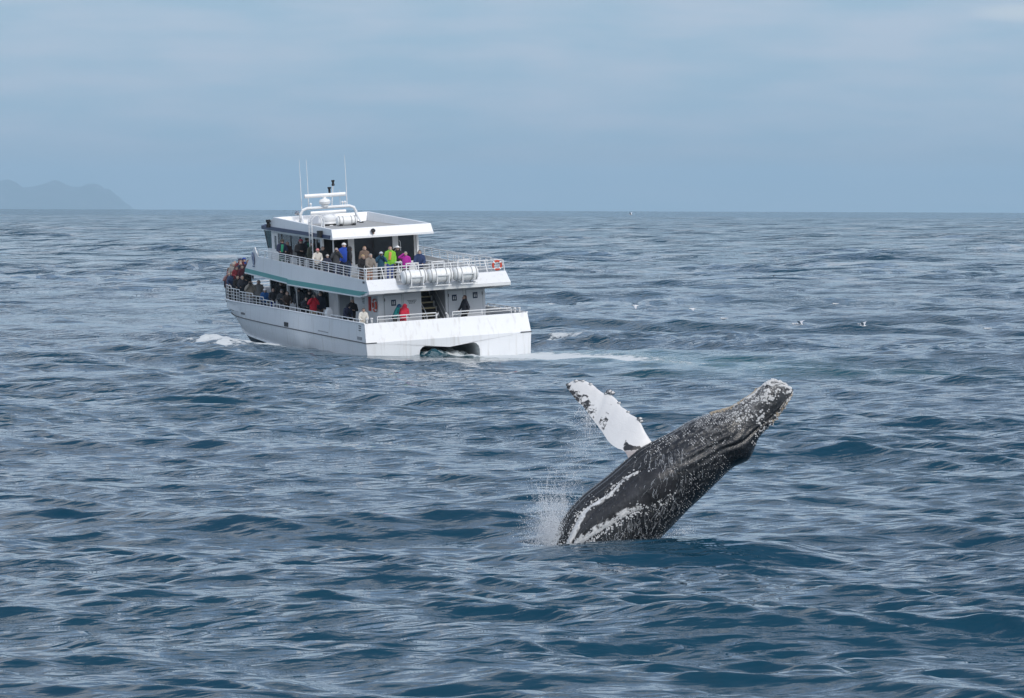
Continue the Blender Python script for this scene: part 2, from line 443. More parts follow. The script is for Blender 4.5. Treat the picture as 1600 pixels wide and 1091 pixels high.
# ------------------------------------------------------------------ far island in the haze
def build_island():
    prof = [(-900, 300), (-700, 285), (-520, 268), (-400, 276), (-300, 262), (-190, 272), (-110, 268), (-40, 276), (0, 283), (12, 279), (22, 285), (33, 293), (45, 292), (60, 289.5), (75, 285), (83, 281), (90, 281.5), (100, 287), (112, 292), (125, 292),
            (135, 287.5), (145, 286.5), (155, 288), (165, 297), (178, 307), (188, 315), (196, 325), (204, 334)]
    D = 48000.0; k = D / 7611.0
    xs = np.linspace(-900, 206, 520); pz = np.interp(xs, [p[0] for p in prof], [p[1] for p in prof])
    ker = np.ones(5) / 5; pz = np.convolve(np.pad(pz, 2, mode='edge'), ker, 'valid')
    base = -D * D / 2 / EARTH - 6
    crest = CAM_H - (pz - 317.6 + (xs - 800) * -0.00375) * k
    V = []
    ts = np.linspace(-1, 1, 33)
    for t in ts:
        for i, x in enumerate(xs):
            xx = (x - 800) * k
            n = mnoise.fractal(Vector((xx * 0.0012, t * 3.0, 0.3)), 0.9, 2.1, 5)
            n2 = mnoise.fractal(Vector((xx * 0.006, t * 9.0, 1.3)), 0.9, 2.1, 4)
            h = (crest[i] - base) * max(0.0, (1 - abs(t) ** 1.25)) * (1 + (0.35 * n + 0.08 * n2) * min(1, abs(t) * 3))
            V.append((xx + 120 * n * abs(t), D + t * 2500, base + h - 2))
    me = np_mesh('hills', np.array(V), grid_faces(len(ts), len(xs)))
    me.polygons.foreach_set('use_smooth', np.ones(len(me.polygons), dtype=bool))
    m, nt, bs = new_mat('island_scrub')
    t = nd(nt, 'ShaderNodeTexCoord'); n = nd(nt, 'ShaderNodeTexNoise', in_Scale=0.004, in_Detail=6.0)
    nt.links.new(t.outputs['Object'], n.inputs['Vector'])
    nt.links.new(ramp(nt, n.outputs[0], [(0.35, (0.03, 0.05, 0.03)), (0.6, (0.07, 0.07, 0.06)), (0.75, (0.16, 0.16, 0.16))]), bs.inputs['Base Color'])
    bs.inputs['Roughness'].default_value = 0.95
    o = link('hills', me, [m]); tag(o, kind='structure')
build_island()

# ------------------------------------------------------------------ haze
def build_haze():
    b = MB().box((-56000, -56000, -215), (56000, 56000, 390))
    m = bpy.data.materials.new('haze'); m.use_nodes = True; nt = m.node_tree; nt.nodes.clear()
    out = nt.nodes.new('ShaderNodeOutputMaterial'); v = nt.nodes.new('ShaderNodeVolumePrincipled')
    v.inputs['Color'].default_value = HAZE_COL + (1,); v.inputs['Density'].default_value = HAZE_D; v.inputs['Anisotropy'].default_value = 0.0
    nt.links.new(v.outputs[0], out.inputs['Volume'])
    tag(b.build('haze', m), kind='stuff')
HAZE_COL, HAZE_D = (0.60, 0.84, 1.0), 4.7e-5
build_haze()

# ------------------------------------------------------------------ whale
W_UP = [(1238,606),(1227,599),(1212,593.5),(1198,596),(1187,606),(1170,619),(1143,634.5),(1115,643),(1082,655),(1046,676),(1019,690),(994,705),(950,743),(909,776),(881,809),(864,848),(852,890),(846,940),(846,990)]
W_LO = [(1239.5,610),(1237,618),(1230,630),(1220,646),(1210,659),(1199,672),(1187,688),(1172,717),(1148,729.5),(1127,748),(1101,773.5),(1079,794),(1052,822),(1024,851),(998,884),(972,915),(950,945),(925,975),(905,1005)]
W_B = [.25,.48,.66,.78,.86,.92,.95,.95,.98,1.0,1.0,1.0,1.0,1.0,1.0,1.0,1.0,1.0,1.0]
NS, NT = 190, 220
def whale_rings():
    U = catmull(W_UP, NS); L = catmull(W_LO, NS); B = catmull(np.array(W_B)[:, None], NS)[:, 0]
    C = (U + L) / 2; A = (U - L) / 2
    half = np.hypot(A[:, 0], A[:, 1])
    th = np.linspace(0, 2 * math.pi, NT, endpoint=False)
    ct, st = np.cos(th), np.sin(th)
    # slightly boxy section on the head, round behind
    e = np.interp(np.arange(NS) / (NS - 1) * 18, [0, 3, 7, 10], [.80, .82, .9, 1.0])[:, None]
    cs = np.sign(ct) * np.abs(ct)[None, :] ** e; ss = np.sign(st) * np.abs(st)[None, :] ** e
    X = C[:, :1] + A[:, :1] * cs; Yv = C[:, 1:] + A[:, 1:] * cs
    D = -(half * B)[:, None] * ss              # towards the camera is negative
    P = np.stack([(X - 960) * PX, D * PX, (848 - Yv) * PX], -1)
    # relief: throat pleats, mouth line, lip, folds, tubercles
    s = (np.arange(NS) / (NS - 1) * 18)[:, None] * np.ones((1, NT)); T = np.broadcast_to(th[None, :], s.shape)
    N = P - np.stack([(C[:, 0] - 960) * PX, 0 * C[:, 0], (848 - C[:, 1]) * PX], -1)[:, None, :]
    N /= np.maximum(np.linalg.norm(N, axis=2, keepdims=True), 1e-6)
    Tw = np.where(T > math.pi, T - 2 * math.pi, T)
    pl = np.interp(s, [7.5, 10.5], [0, 1]) * np.interp(Tw, [-1.9, -1.6, 0.95, 1.2], [0, 1, 1, 0])
    disp = -0.050 * pl * (0.5 + 0.5 * np.cos(Tw * 27 + 0.15 * np.sin(s * 2))) ** 2
    mouth = np.interp(s, [0, 2, 4, 6, 7, 8.2], [2.45, 2.32, 2.22, 2.05, 1.86, 1.72])
    mf = np.interp(s, [0, .6, 6.5, 8.4], [0, 1, 1, 0])
    disp += mf * (-0.045 * np.exp(-((T - mouth) / 0.05) ** 2) + 0.014 * np.exp(-((T - mouth + 0.16) / 0.07) ** 2) + 0.012 * np.exp(-((T - mouth - 0.17) / 0.09) ** 2))
    # folded skin behind the corner of the mouth
    fold = np.exp(-((s - 8.1) / 1.5) ** 2) * np.exp(-((T - 1.55) / 0.40) ** 2)
    disp += 0.020 * fold * np.sin(T * 26 + 1.6 * (s - 8.1) ** 2 * 0.5 + s * 0.9)
    # shoulder hump where the near fin grows out
    disp += 0.05 * np.exp(-((s - 10.2) / 1.1) ** 2) * np.exp(-((T - 1.45) / 0.30) ** 2)
    g = np.random.default_rng(5)
    for _ in range(34):                      # knobs along the jaw and on the rostrum
        s0 = g.uniform(0.5, 5.2); t0 = g.choice([g.normal(0.35, 0.28), g.normal(2.55, 0.12)])
        disp += g.uniform(0.02, 0.045) * np.exp(-((s - s0) / 0.16) ** 2 - ((T - t0) / 0.075) ** 2)
    for k in range(9):                       # low irregular swellings so the outline is not ruled
        s0 = g.uniform(1, 16); t0 = g.uniform(0, 6.28); w = g.uniform(.8, 1.8)
        dT = np.minimum(np.abs(T - t0), 6.283 - np.abs(T - t0))
        disp += g.uniform(-0.04, 0.05) * np.exp(-((s - s0) / w) ** 2 - (dT / 0.6) ** 2)
    P = P + N * disp[..., None]
    return P, s, T
def skin_mat(name, base=(0.008, 0.0085, 0.010), grey=(0.022, 0.0225, 0.0245), scar=0.0):
    m, nt, bs = new_mat(name)
    t = nd(nt, 'ShaderNodeTexCoord'); L = nt.links.new
    n1 = nd(nt, 'ShaderNodeTexNoise', in_Scale=2.2, in_Detail=7.0, in_Roughness=0.65)
    L(t.outputs['Object'], n1.inputs[0])
    mo = ramp(nt, n1.outputs[0], [(0.40, 0.0), (0.68, 1.0)])
    c = mixc(nt, mo, base, grey)
    # pale rubbed specks and rings left by barnacles
    B = attr(nt, 'barn')
    v = nd(nt, 'ShaderNodeTexVoronoi', in_Scale=26.0); L(t.outputs['Object'], v.inputs['Vector'])
    n2 = nd(nt, 'ShaderNodeTexNoise', in_Scale=9.0, in_Detail=6.0, in_Roughness=0.7); L(t.outputs['Object'], n2.inputs[0])
    ring = ramp(nt, v.outputs['Distance'], [(0.10, 0.0), (0.20, 1.0), (0.30, 1.0), (0.42, 0.0)])
    k = nmath(nt, 'MULTIPLY', nmath(nt, 'SUBTRACT', nmath(nt, 'ADD', n2.outputs[0], nmath(nt, 'MULTIPLY', B, 0.30)), 0.69), 12.0, clamp=True)
    k = nmath(nt, 'MULTIPLY', k, nmath(nt, 'MULTIPLY_ADD', ring, 0.8, 0.2), clamp=True)
    c = mixc(nt, nmath(nt, 'MULTIPLY', k, nmath(nt, 'MULTIPLY', B, 1.0, clamp=True)), c, (0.58, 0.58, 0.57))
    # thin scratches running with the flow of water down the flank
    mp = nd(nt, 'ShaderNodeMapping'); mp.inputs['Scale'].default_value = (9, 9, 0.9); mp.inputs['Rotation'].default_value = (0, 0.22, 0)
    L(t.outputs['Object'], mp.inputs[0])
    n3 = nd(nt, 'ShaderNodeTexNoise', in_Scale=2.4, in_Detail=5.0, in_Roughness=0.6, in_Distortion=0.5); L(mp.outputs[0], n3.inputs[0])
    st = nmath(nt, 'MULTIPLY', ramp(nt, n3.outputs[0], [(0.55, 0.0), (0.66, 1.0)]), attr(nt, 'wet'))
    c = mixc(nt, nmath(nt, 'MULTIPLY', st, 0.5), c, (0.30, 0.31, 0.32))
    L(mixc(nt, attr(nt, 'white'), c, (0.74, 0.73, 0.71)), bs.inputs['Base Color'])
    bs.inputs['Roughness'].default_value = 0.19
    bp = nd(nt, 'ShaderNodeBump', in_Strength=0.6, in_Distance=0.03)
    L(nmath(nt, 'ADD', n2.outputs[0], nmath(nt, 'MULTIPLY', k, 0.8)), bp.inputs['Height']); L(bp.outputs[0], bs.inputs['Normal'])
    return m
def build_whale():
    root = empty('humpback_whale', WHALE_O)
    tag(root, 'dark humpback whale breaching out of the water with one white fin raised', 'whale')
    P, s, T = whale_rings()
    V = P.reshape(-1, 3)
    F = grid_faces(NS, NT, wrap=True)
    tip = P[0].mean(0); tail = P[-1].mean(0) + np.array((0, 0, -0.6))
    V = np.vstack([V, tip + np.array((0.03, 0, 0.01)), tail]); a, b = len(V) - 2, len(V) - 1
    j = np.arange(NT); j2 = (j + 1) % NT
    F = np.vstack([F, np.stack([j2, j, np.full(NT, a), np.full(NT, a)], 1)[:0]])
    me = bpy.data.meshes.new('body')
    faces = F.tolist() + [(int(q2), int(q), a) for q, q2 in zip(j, j2)] + [((NS-1)*NT + int(q), (NS-1)*NT + int(q2), b) for q, q2 in zip(j, j2)]
    me.from_pydata(V.tolist(), [], faces); me.update()
    bm = bmesh.new(); bm.from_mesh(me); bmesh.ops.recalc_face_normals(bm, faces=bm.faces); bm.to_mesh(me); bm.free()
    barn = (np.interp(s, [0, .5, 5.5, 8, 10, 12], [.85, 1, .95, .75, .45, .25]) * np.interp(T, [0, .9, 1.6, 2.0, 2.6, 3.14], [1, 1, .55, .22, .3, .4]))
    barn = np.where(T > math.pi, np.interp(s, [0, 6, 12], [1, .7, .3]), barn)
    barn = np.maximum(barn, 0.42 * np.interp(s, [9, 11], [0, 1]) * np.interp(T, [1.6, 2.1, 3.2], [0, 1, 1]))
    wet = np.interp(s, [8, 10, 13, 16], [.2, 1, 1, 1]) * np.interp(T, [.9, 1.3, 2.3, 2.9], [.15, 1, 1, .4]) * (T < math.pi)
    ext = np.array([0.8, 0.0])
    set_attr(me, 'barn', np.concatenate([barn.ravel(), ext])); set_attr(me, 'wet', np.concatenate([wet.ravel(), ext * 0])); set_attr(me, 'white', np.zeros(len(V)))
    body = link('body', me, [skin_mat('whale_skin')], root, smooth=True)
    bvh = BVHTree.FromPolygons([tuple(v) for v in V], faces)
    def on_body(u, v):
        x, _, z = wp(u, v); h = bvh.ray_cast(Vector((x, -6, z)), Vector((0, 1, 0)))
        return h
    # --- near pectoral fin, folded back along the flank
    up = catmull([(1062,722),(1030,726),(1000,730),(972,745),(955,764),(930,781),(912,794),(904,806),(893,828),(884,848),(876,872),(868,898)], 90)
    lo = catmull([(1070,738),(1060,757),(1040,779),(1015,791),(992,796),(966,811),(942,826),(916,843),(898,858),(886,874),(876,888),(868,902)], 90)
    nv, nu = 90, 36
    ff = np.linspace(0, 1, nu); Vf = np.zeros((nv, nu, 3)); ok = True
    for i in range(nv):
        for k, f in enumerate(ff):
            u, v = up[i] * (1 - f) + lo[i] * f
            h = on_body(u, v)
            x, _, z = wp(u, v)
            y = h[0].y if h[0] else -0.5
            taper = min(1, i / 12) * min(1, (nv - i) / 8)
            Vf[i, k] = (x, y, z)
            Vf[i, k, 1] -= (0.15 * (4 * f * (1 - f)) ** 0.40 * (0.75 + 0.25 * math.cos(3.1 * (f - 0.25)))) * taper - 0.05
    Vb = Vf.copy(); Vb[..., 1] = np.maximum(Vf[..., 1] + 0.05, 0) * 0 + Vf[:, :, 1] + 0.03
    Vb[:, 1:-1, 1] = Vf[:, [0], 1] * (1 - ff[None, 1:-1]) + Vf[:, [-1], 1] * ff[None, 1:-1] + 0.10
    G = grid_faces(nv, nu); G2 = G[:, ::-1] + nv * nu
    me = np_mesh('pectoral_fin', np.vstack([Vf.reshape(-1, 3), Vb.reshape(-1, 3)]), np.vstack([G, G2]))
    bm = bmesh.new(); bm.from_mesh(me); bmesh.ops.remove_doubles(bm, verts=bm.verts, dist=0.0005)
    be = [e for e in bm.edges if e.is_boundary]
    try: bmesh.ops.bridge_loops(bm, edges=be)
    except Exception: pass
    bmesh.ops.recalc_face_normals(bm, faces=bm.faces); bm.to_mesh(me); bm.free()
    co = np.zeros(len(me.vertices) * 3, np.float32); me.vertices.foreach_get('co', co); co = co.reshape(-1, 3)
    px = co[:, 0] / PX + 960; py = 848 - co[:, 2] / PX
    def dist_to(path):
        p = np.array(path); best = np.full(len(px), 1e9)
        for q in range(len(p) - 1):
            a, b = p[q], p[q + 1]; d = b - a
            t = np.clip(((px - a[0]) * d[0] + (py - a[1]) * d[1]) / (d @ d), 0, 1)
            best = np.minimum(best, np.hypot(px - a[0] - t * d[0], py - a[1] - t * d[1]))
        return best
    g = np.random.default_rng(2)
    rag = np.array([mnoise.fractal(Vector((x * 0.09, y * 0.09, 0)), 0.8, 2.0, 4) for x, y in zip(px, py)])
    d1 = dist_to(up) + 5.0 * rag; d2 = dist_to(lo) + 9.0 * rag
    w1 = np.interp(px, [868, 885, 905, 925, 960, 975, 1000, 1010], [14, 12, 9, 5.5, 6, 5, 2.2, -1]); w2 = np.interp(px, [868, 900, 925, 960, 988, 1000, 1004], [15, 12, 10, 11, 9, 4, -2])
    white = np.maximum(smooth01((w1 - d1) / 2.0), smooth01((w2 - d2) / 2.5))
    set_attr(me, 'white', white); set_attr(me, 'barn', 0.30 + 0 * px); set_attr(me, 'wet', 0.12 + 0 * px)
    near = link('pectoral_fin', me, [skin_mat('fin_skin_dark', (0.014, 0.0135, 0.014), (0.040, 0.038, 0.040))], root, smooth=True)
    near['label'] = 'dark pectoral fin folded back along the flank'
    # --- far pectoral fin, white, thrown up
    le = catmull([(887,604.5),(893,599.5),(906,596.5),(918,599),(929,605),(936,611),(945,617),(953,617.5),(961,623),(968,630),(972,637),(980,642),(986,648.5),(993,652),(1000,656.5),(1004,665),(1009,675),(1015,684.5),(1024,697),(1036,712)], 130)
    te = catmull([(886.5,609),(893,617),(903,629.5),(912.6,638),(919,647),(925,654.5),(930,661),(934.6,666.6),(939,672.5),(943,677.6),(946,682.5),(950,688.5),(954,693),(959,697),(966,701),(972,703),(977,706),(980,710),(986,722),(998,738)], 130)
    nv, nc = 130, 40
    V = np.zeros((nv, nc * 2 - 2, 3))
    for i in range(nv):
        a, b = le[i], te[i]; q = i / (nv - 1)
        yc = 1.25 - 1.05 * q ** 0.8 + 0.12 * math.sin(q * 5)
        chord = math.hypot(*(a - b)) * PX
        tk = chord * 0.085 * min(1, 0.25 + q * 3) + 0.01
        fr = 0.5 - 0.5 * np.cos(np.linspace(0, math.pi, nc))
        prof = tk * (np.sqrt(np.maximum(fr, 0)) * 1.35 - fr * 1.35 + 0.3 * fr * (1 - fr))
        tilt = -0.28 * chord
        for k in range(nc):
            p = a * (1 - fr[k]) + b * fr[k]; x, _, z = wp(*p)
            V[i, k] = (x, yc + tilt * (fr[k] - .3) - prof[k], z)
            if 0 < k < nc - 1: V[i, 2 * nc - 2 - k] = (x, yc + tilt * (fr[k] - .3) + prof[k], z)
    n_ring = nc * 2 - 2
    F = grid_faces(nv, n_ring, wrap=True)
    me = bpy.data.meshes.new('pectoral_fin')
    me.from_pydata(V.reshape(-1, 3).tolist(), [], F.tolist() + [tuple(range(n_ring))[::-1], tuple((nv - 1) * n_ring + k for k in range(n_ring))]); me.update()
    bm = bmesh.new(); bm.from_mesh(me); bmesh.ops.recalc_face_normals(bm, faces=bm.faces); bm.to_mesh(me); bm.free()
    q = np.repeat(np.arange(nv) / (nv - 1), n_ring); kk = np.tile(np.concatenate([fr, fr[::-1][1:-1]]), nv)
    fpx = V.reshape(-1, 3)[:, 0] / PX + 960; fpy = 848 - V.reshape(-1, 3)[:, 2] / PX
    dark = np.maximum.reduce([
        1.0 * np.exp(-((q - 0.0) / 0.075) ** 2),
        0.82 * np.interp(q, [0, .05, .3, .34, .38, .46, .52], [1, 1, .75, .35, .8, .8, 0]) * np.interp(kk, [.28, .50, .9, 1], [0, .78, 1, .9]),
        0.75 * np.interp(q, [0, .25, .35], [1, .7, 0]) * np.interp(kk, [0, .05, .12], [1, .8, 0]),
    ])
    patch = np.exp(-((fpx - 990) / 16) ** 4) * smooth01((fpy - np.interp(fpx, [970, 976, 979, 983, 996, 1012, 1020], [700, 690, 684, 692, 695, 694, 690])) / 5)
    patch2 = np.exp(-(((fpx - 978) / 5) ** 2 + ((fpy - 703) / 8) ** 2))
    root_pink = smooth01((fpy - np.interp(fpx, [980, 1000, 1020], [703, 701, 700])) / 3)
    set_attr(me, 'dark', dark); set_attr(me, 'patch', np.clip(np.maximum(patch, patch2) * (1 - 0.75 * root_pink), 0, 1)); set_attr(me, 'pink', root_pink)
    m, nt, bs = new_mat('fin_skin_white'); L = nt.links.new
    t = nd(nt, 'ShaderNodeTexCoord')
    n1 = nd(nt, 'ShaderNodeTexNoise', in_Scale=7.5, in_Detail=7.0, in_Roughness=0.72, in_Distortion=0.4); L(t.outputs['Object'], n1.inputs[0])
    n2 = nd(nt, 'ShaderNodeTexNoise', in_Scale=1.6, in_Detail=4.0); L(t.outputs['Object'], n2.inputs[0])
    v = nd(nt, 'ShaderNodeTexVoronoi', in_Scale=5.0); L(t.outputs['Object'], v.inputs['Vector'])
    wcol = mixc(nt, n2.outputs[0], (0.64, 0.63, 0.62), (0.76, 0.755, 0.745))
    wcol = mixc(nt, ramp(nt, v.outputs['Distance'], [(0.03, 0.75), (0.075, 0.0)]), wcol, (0.22, 0.20, 0.19))
    dm = nmath(nt, 'MULTIPLY', nmath(nt, 'SUBTRACT', nmath(nt, 'MULTIPLY_ADD', attr(nt, 'dark'), 0.58, n1.outputs[0]), 0.86), 16.0, clamp=True)
    dm = nmath(nt, 'MULTIPLY', dm, nmath(nt, 'MULTIPLY', attr(nt, 'dark'), 4.0, clamp=True))
    c = mixc(nt, dm, wcol, (0.025, 0.025, 0.027))
    c = mixc(nt, nmath(nt, 'MULTIPLY', attr(nt, 'pink'), 0.8), c, (0.24, 0.20, 0.20))
    pm = nmath(nt, 'MULTIPLY', nmath(nt, 'SUBTRACT', nmath(nt, 'MULTIPLY_ADD', attr(nt, 'patch'), 0.62, nmath(nt, 'MULTIPLY', n1.outputs[0], 1.25)), 0.92), 9.0, clamp=True)
    c = mixc(nt, pm, c, (0.022, 0.022, 0.024))
    L(c, bs.inputs['Base Color']); bs.inputs['Roughness'].default_value = 0.35
    bp = nd(nt, 'ShaderNodeBump', in_Strength=0.35, in_Distance=0.03); L(nmath(nt, 'ADD', n1.outputs[0], n2.outputs[0]), bp.inputs['Height']); L(bp.outputs[0], bs.inputs['Normal'])
    far = link('pectoral_fin', me, [m], root, smooth=True); far['label'] = 'white pectoral fin raised into the air with knobs along its edge'
    fin_bvh = BVHTree.FromObject(far, bpy.context.evaluated_depsgraph_get())
    # knobs on the leading edge of the raised fin
    km, nt, bs = new_mat('knob_skin')
    t = nd(nt, 'ShaderNodeTexCoord'); n = nd(nt, 'ShaderNodeTexNoise', in_Scale=14.0, in_Detail=4.0); nt.links.new(t.outputs['Object'], n.inputs[0])
    nt.links.new(ramp(nt, n.outputs[0], [(0.45, (0.03, 0.03, 0.03)), (0.56, (0.62, 0.61, 0.6))]), bs.inputs['Base Color']); bs.inputs['Roughness'].default_value = 0.5
    for (u, v_, r) in ((889.5, 604.5, .075), (901, 598, .06), (912, 598, .05), (924, 603, .055), (953.5, 614.5, .085), (958, 616, .075), (948.5, 617, .055), (969, 631.5, .05), (983, 645.5, .05), (1000.5, 655.5, .075), (1003, 659, .06)):
        i = int(np.argmin(np.hypot(le[:, 0] - u, le[:, 1] - v_)))
        x, _, z = wp(u, v_)
        bm = bmesh.new(); bmesh.ops.create_icosphere(bm, subdivisions=2, radius=1.0)
        for vv in bm.verts:
            k = 1 + 0.35 * mnoise.fractal(vv.co * 2.2 + Vector((u, v_, 0)), 1, 2, 3)
            vv.co = Vector((vv.co.x * r * .9, vv.co.y * r * .8, vv.co.z * r * 0.62)) * k
        mk = bpy.data.meshes.new('tubercle'); bm.to_mesh(mk); bm.free()
        o = link('tubercle', mk, [km], far, smooth=True); o.location = (x, float(V[i, 0, 1]), z)
    # --- barnacles: small craters crusting head, jaw and fin edge
    bar = bmesh.new()
    g = random.Random(4)
    vs, fs = [], []
    def crater(p, n, r, h):
        n = n.normalized(); a = n.orthogonal().normalized(); b = n.cross(a); o = len(vs); k = 7
        for rr, hh in ((1.0, -0.006), (0.78, h), (0.42, h), (0.34, h * 0.35)):
            for q in range(k):
                an = 2 * math.pi * q / k + g.random() * 0.3
                vs.append(p + (a * math.cos(an) + b * math.sin(an)) * r * rr * g.uniform(.88, 1.12) + n * hh)
        for lv in range(3):
            for q in range(k):
                fs.append((o + lv*k + q, o + lv*k + (q+1) % k, o + (lv+1)*k + (q+1) % k, o + (lv+1)*k + q))
        fs.append(tuple(o + 3*k + q for q in range(k)))
    th = np.linspace(0, 2 * math.pi, NT, endpoint=False)
    def clump(s_, t_):
        return mnoise.fractal(Vector((s_ * 0.9, t_ * 2.4, 2.0)), 0.8, 2.1, 4)
    def place(s_, t_, r, hk=0.55):
        i = min(int(s_ / 18 * (NS - 1)), NS - 2); k = int(t_ / 6.28318 * NT) % NT
        p = Vector(P[i, k]); q = bvh.find_nearest(p)
        if q[0]: crater(q[0], q[1] if q[1].dot(q[0] - Vector(P[i].mean(0))) > 0 else -q[1], r, r * hk)
    n_ = 0
    while n_ < 1600:          # head crust
        s_ = g.uniform(0.2, 11.5); t_ = g.uniform(-0.9, 2.1)
        dens = np.interp(s_, [0, 1, 5.5, 8, 11.5], [.75, 1, .95, .55, .12]) * np.interp(t_, [-.9, .2, 1.0, 1.45, 2.1], [.5, 1, .85, .42, .05])
        if g.random() < dens * max(0.0, 0.30 + 1.7 * clump(s_, t_)):
            place(s_, t_ % 6.28318, (g.uniform(.008, .022) if g.random() < .72 else g.uniform(.022, .036)) if s_ < 6.5 else g.uniform(.006, .016)); n_ += 1
    for _ in range(150):      # jaw line
        s_ = g.uniform(0.2, 6.5); t_ = np.interp(s_, [0, 2, 4, 6, 7], [2.45, 2.32, 2.22, 2.05, 1.86]) + g.choice([g.gauss(.22, .07), g.gauss(.5, .15)])
        place(s_, t_, g.uniform(.010, .024))
    for _ in range(600):      # loose scatter on belly and flank
        s_ = g.uniform(8, 14.5); t_ = g.uniform(1.3, 2.9)
        if g.random() < np.interp(t_, [1.3, 1.9, 2.9], [.25, 1, .9]): place(s_, t_, g.uniform(.005, .012))
    # crust along both edges of the folded fin
    fb = BVHTree.FromObject(near, bpy.context.evaluated_depsgraph_get())
    for (path, cnt, sp, x1) in ((up, 260, 6, 1000), (lo, 760, 8, 1000)):
        c_ = 0
        while c_ < cnt:
            i = g.randrange(12, 90); u, v_ = path[i]
            if u > x1 and g.random() < .8: continue
            u += g.gauss(0, sp * .5); v_ += g.gauss(-2 if path is lo else 2, sp * .55)
            x, _, z = wp(u, v_); h = fb.ray_cast(Vector((x, -6, z)), Vector((0, 1, 0)))
            if not h[0]: h = bvh.ray_cast(Vector((x, -6, z)), Vector((0, 1, 0)))
            if h[0]: crater(h[0], h[1] if h[1].y < 0 else -h[1], g.uniform(.010, .026), .012)
            c_ += 1
    me = bpy.data.meshes.new('barnacles'); me.from_pydata([tuple(v) for v in vs], [], fs); me.update(); bar.free()
    bmat, nt, bs = new_mat('barnacle_shell')
    t = nd(nt, 'ShaderNodeTexCoord'); n = nd(nt, 'ShaderNodeTexNoise', in_Scale=1.1, in_Detail=6.0); nt.links.new(t.outputs['Object'], n.inputs[0])
    n5 = nd(nt, 'ShaderNodeTexNoise', in_Scale=40.0, in_Detail=2.0); nt.links.new(t.outputs['Object'], n5.inputs[0])
    cc = mixc(nt, n5.outputs[0], (0.46, 0.46, 0.46), (0.80, 0.79, 0.77))
    nt.links.new(mixc(nt, ramp(nt, n.outputs[0], [(0.68, 0.0), (0.80, 0.35)]), cc, (0.55, 0.42, 0.28)), bs.inputs['Base Color']); bs.inputs['Roughness'].default_value = 0.6
    tag(link('barnacles', me, [bmat], root), kind='stuff')
    # tan band of crust on the upper edge of the jaw
    vs, fs = [], []
    for _ in range(260):
        s_ = g.uniform(4.0, 7.2); place(s_, (g.gauss(.10, .12)) % 6.28318, g.uniform(.015, .032), .7)
    for _ in range(60):
        s_ = g.uniform(0.6, 4.2); place(s_, np.interp(s_, [0, 2, 4], [2.75, 2.65, 2.5]) + g.gauss(0, .1), g.uniform(.014, .03), .7)
    me = bpy.data.meshes.new('tan_barnacles'); me.from_pydata([tuple(v) for v in vs], [], fs); me.update()
    tag(link('tan_barnacles', me, [plain('tan_shell', (0.40, 0.33, 0.24), .7, 0, .35, 20)], root), kind='stuff')
    return root, bvh, P, fb, fin_bvh
whale, W_BVH, W_P, NEAR_BVH, FIN_BVH = build_whale()

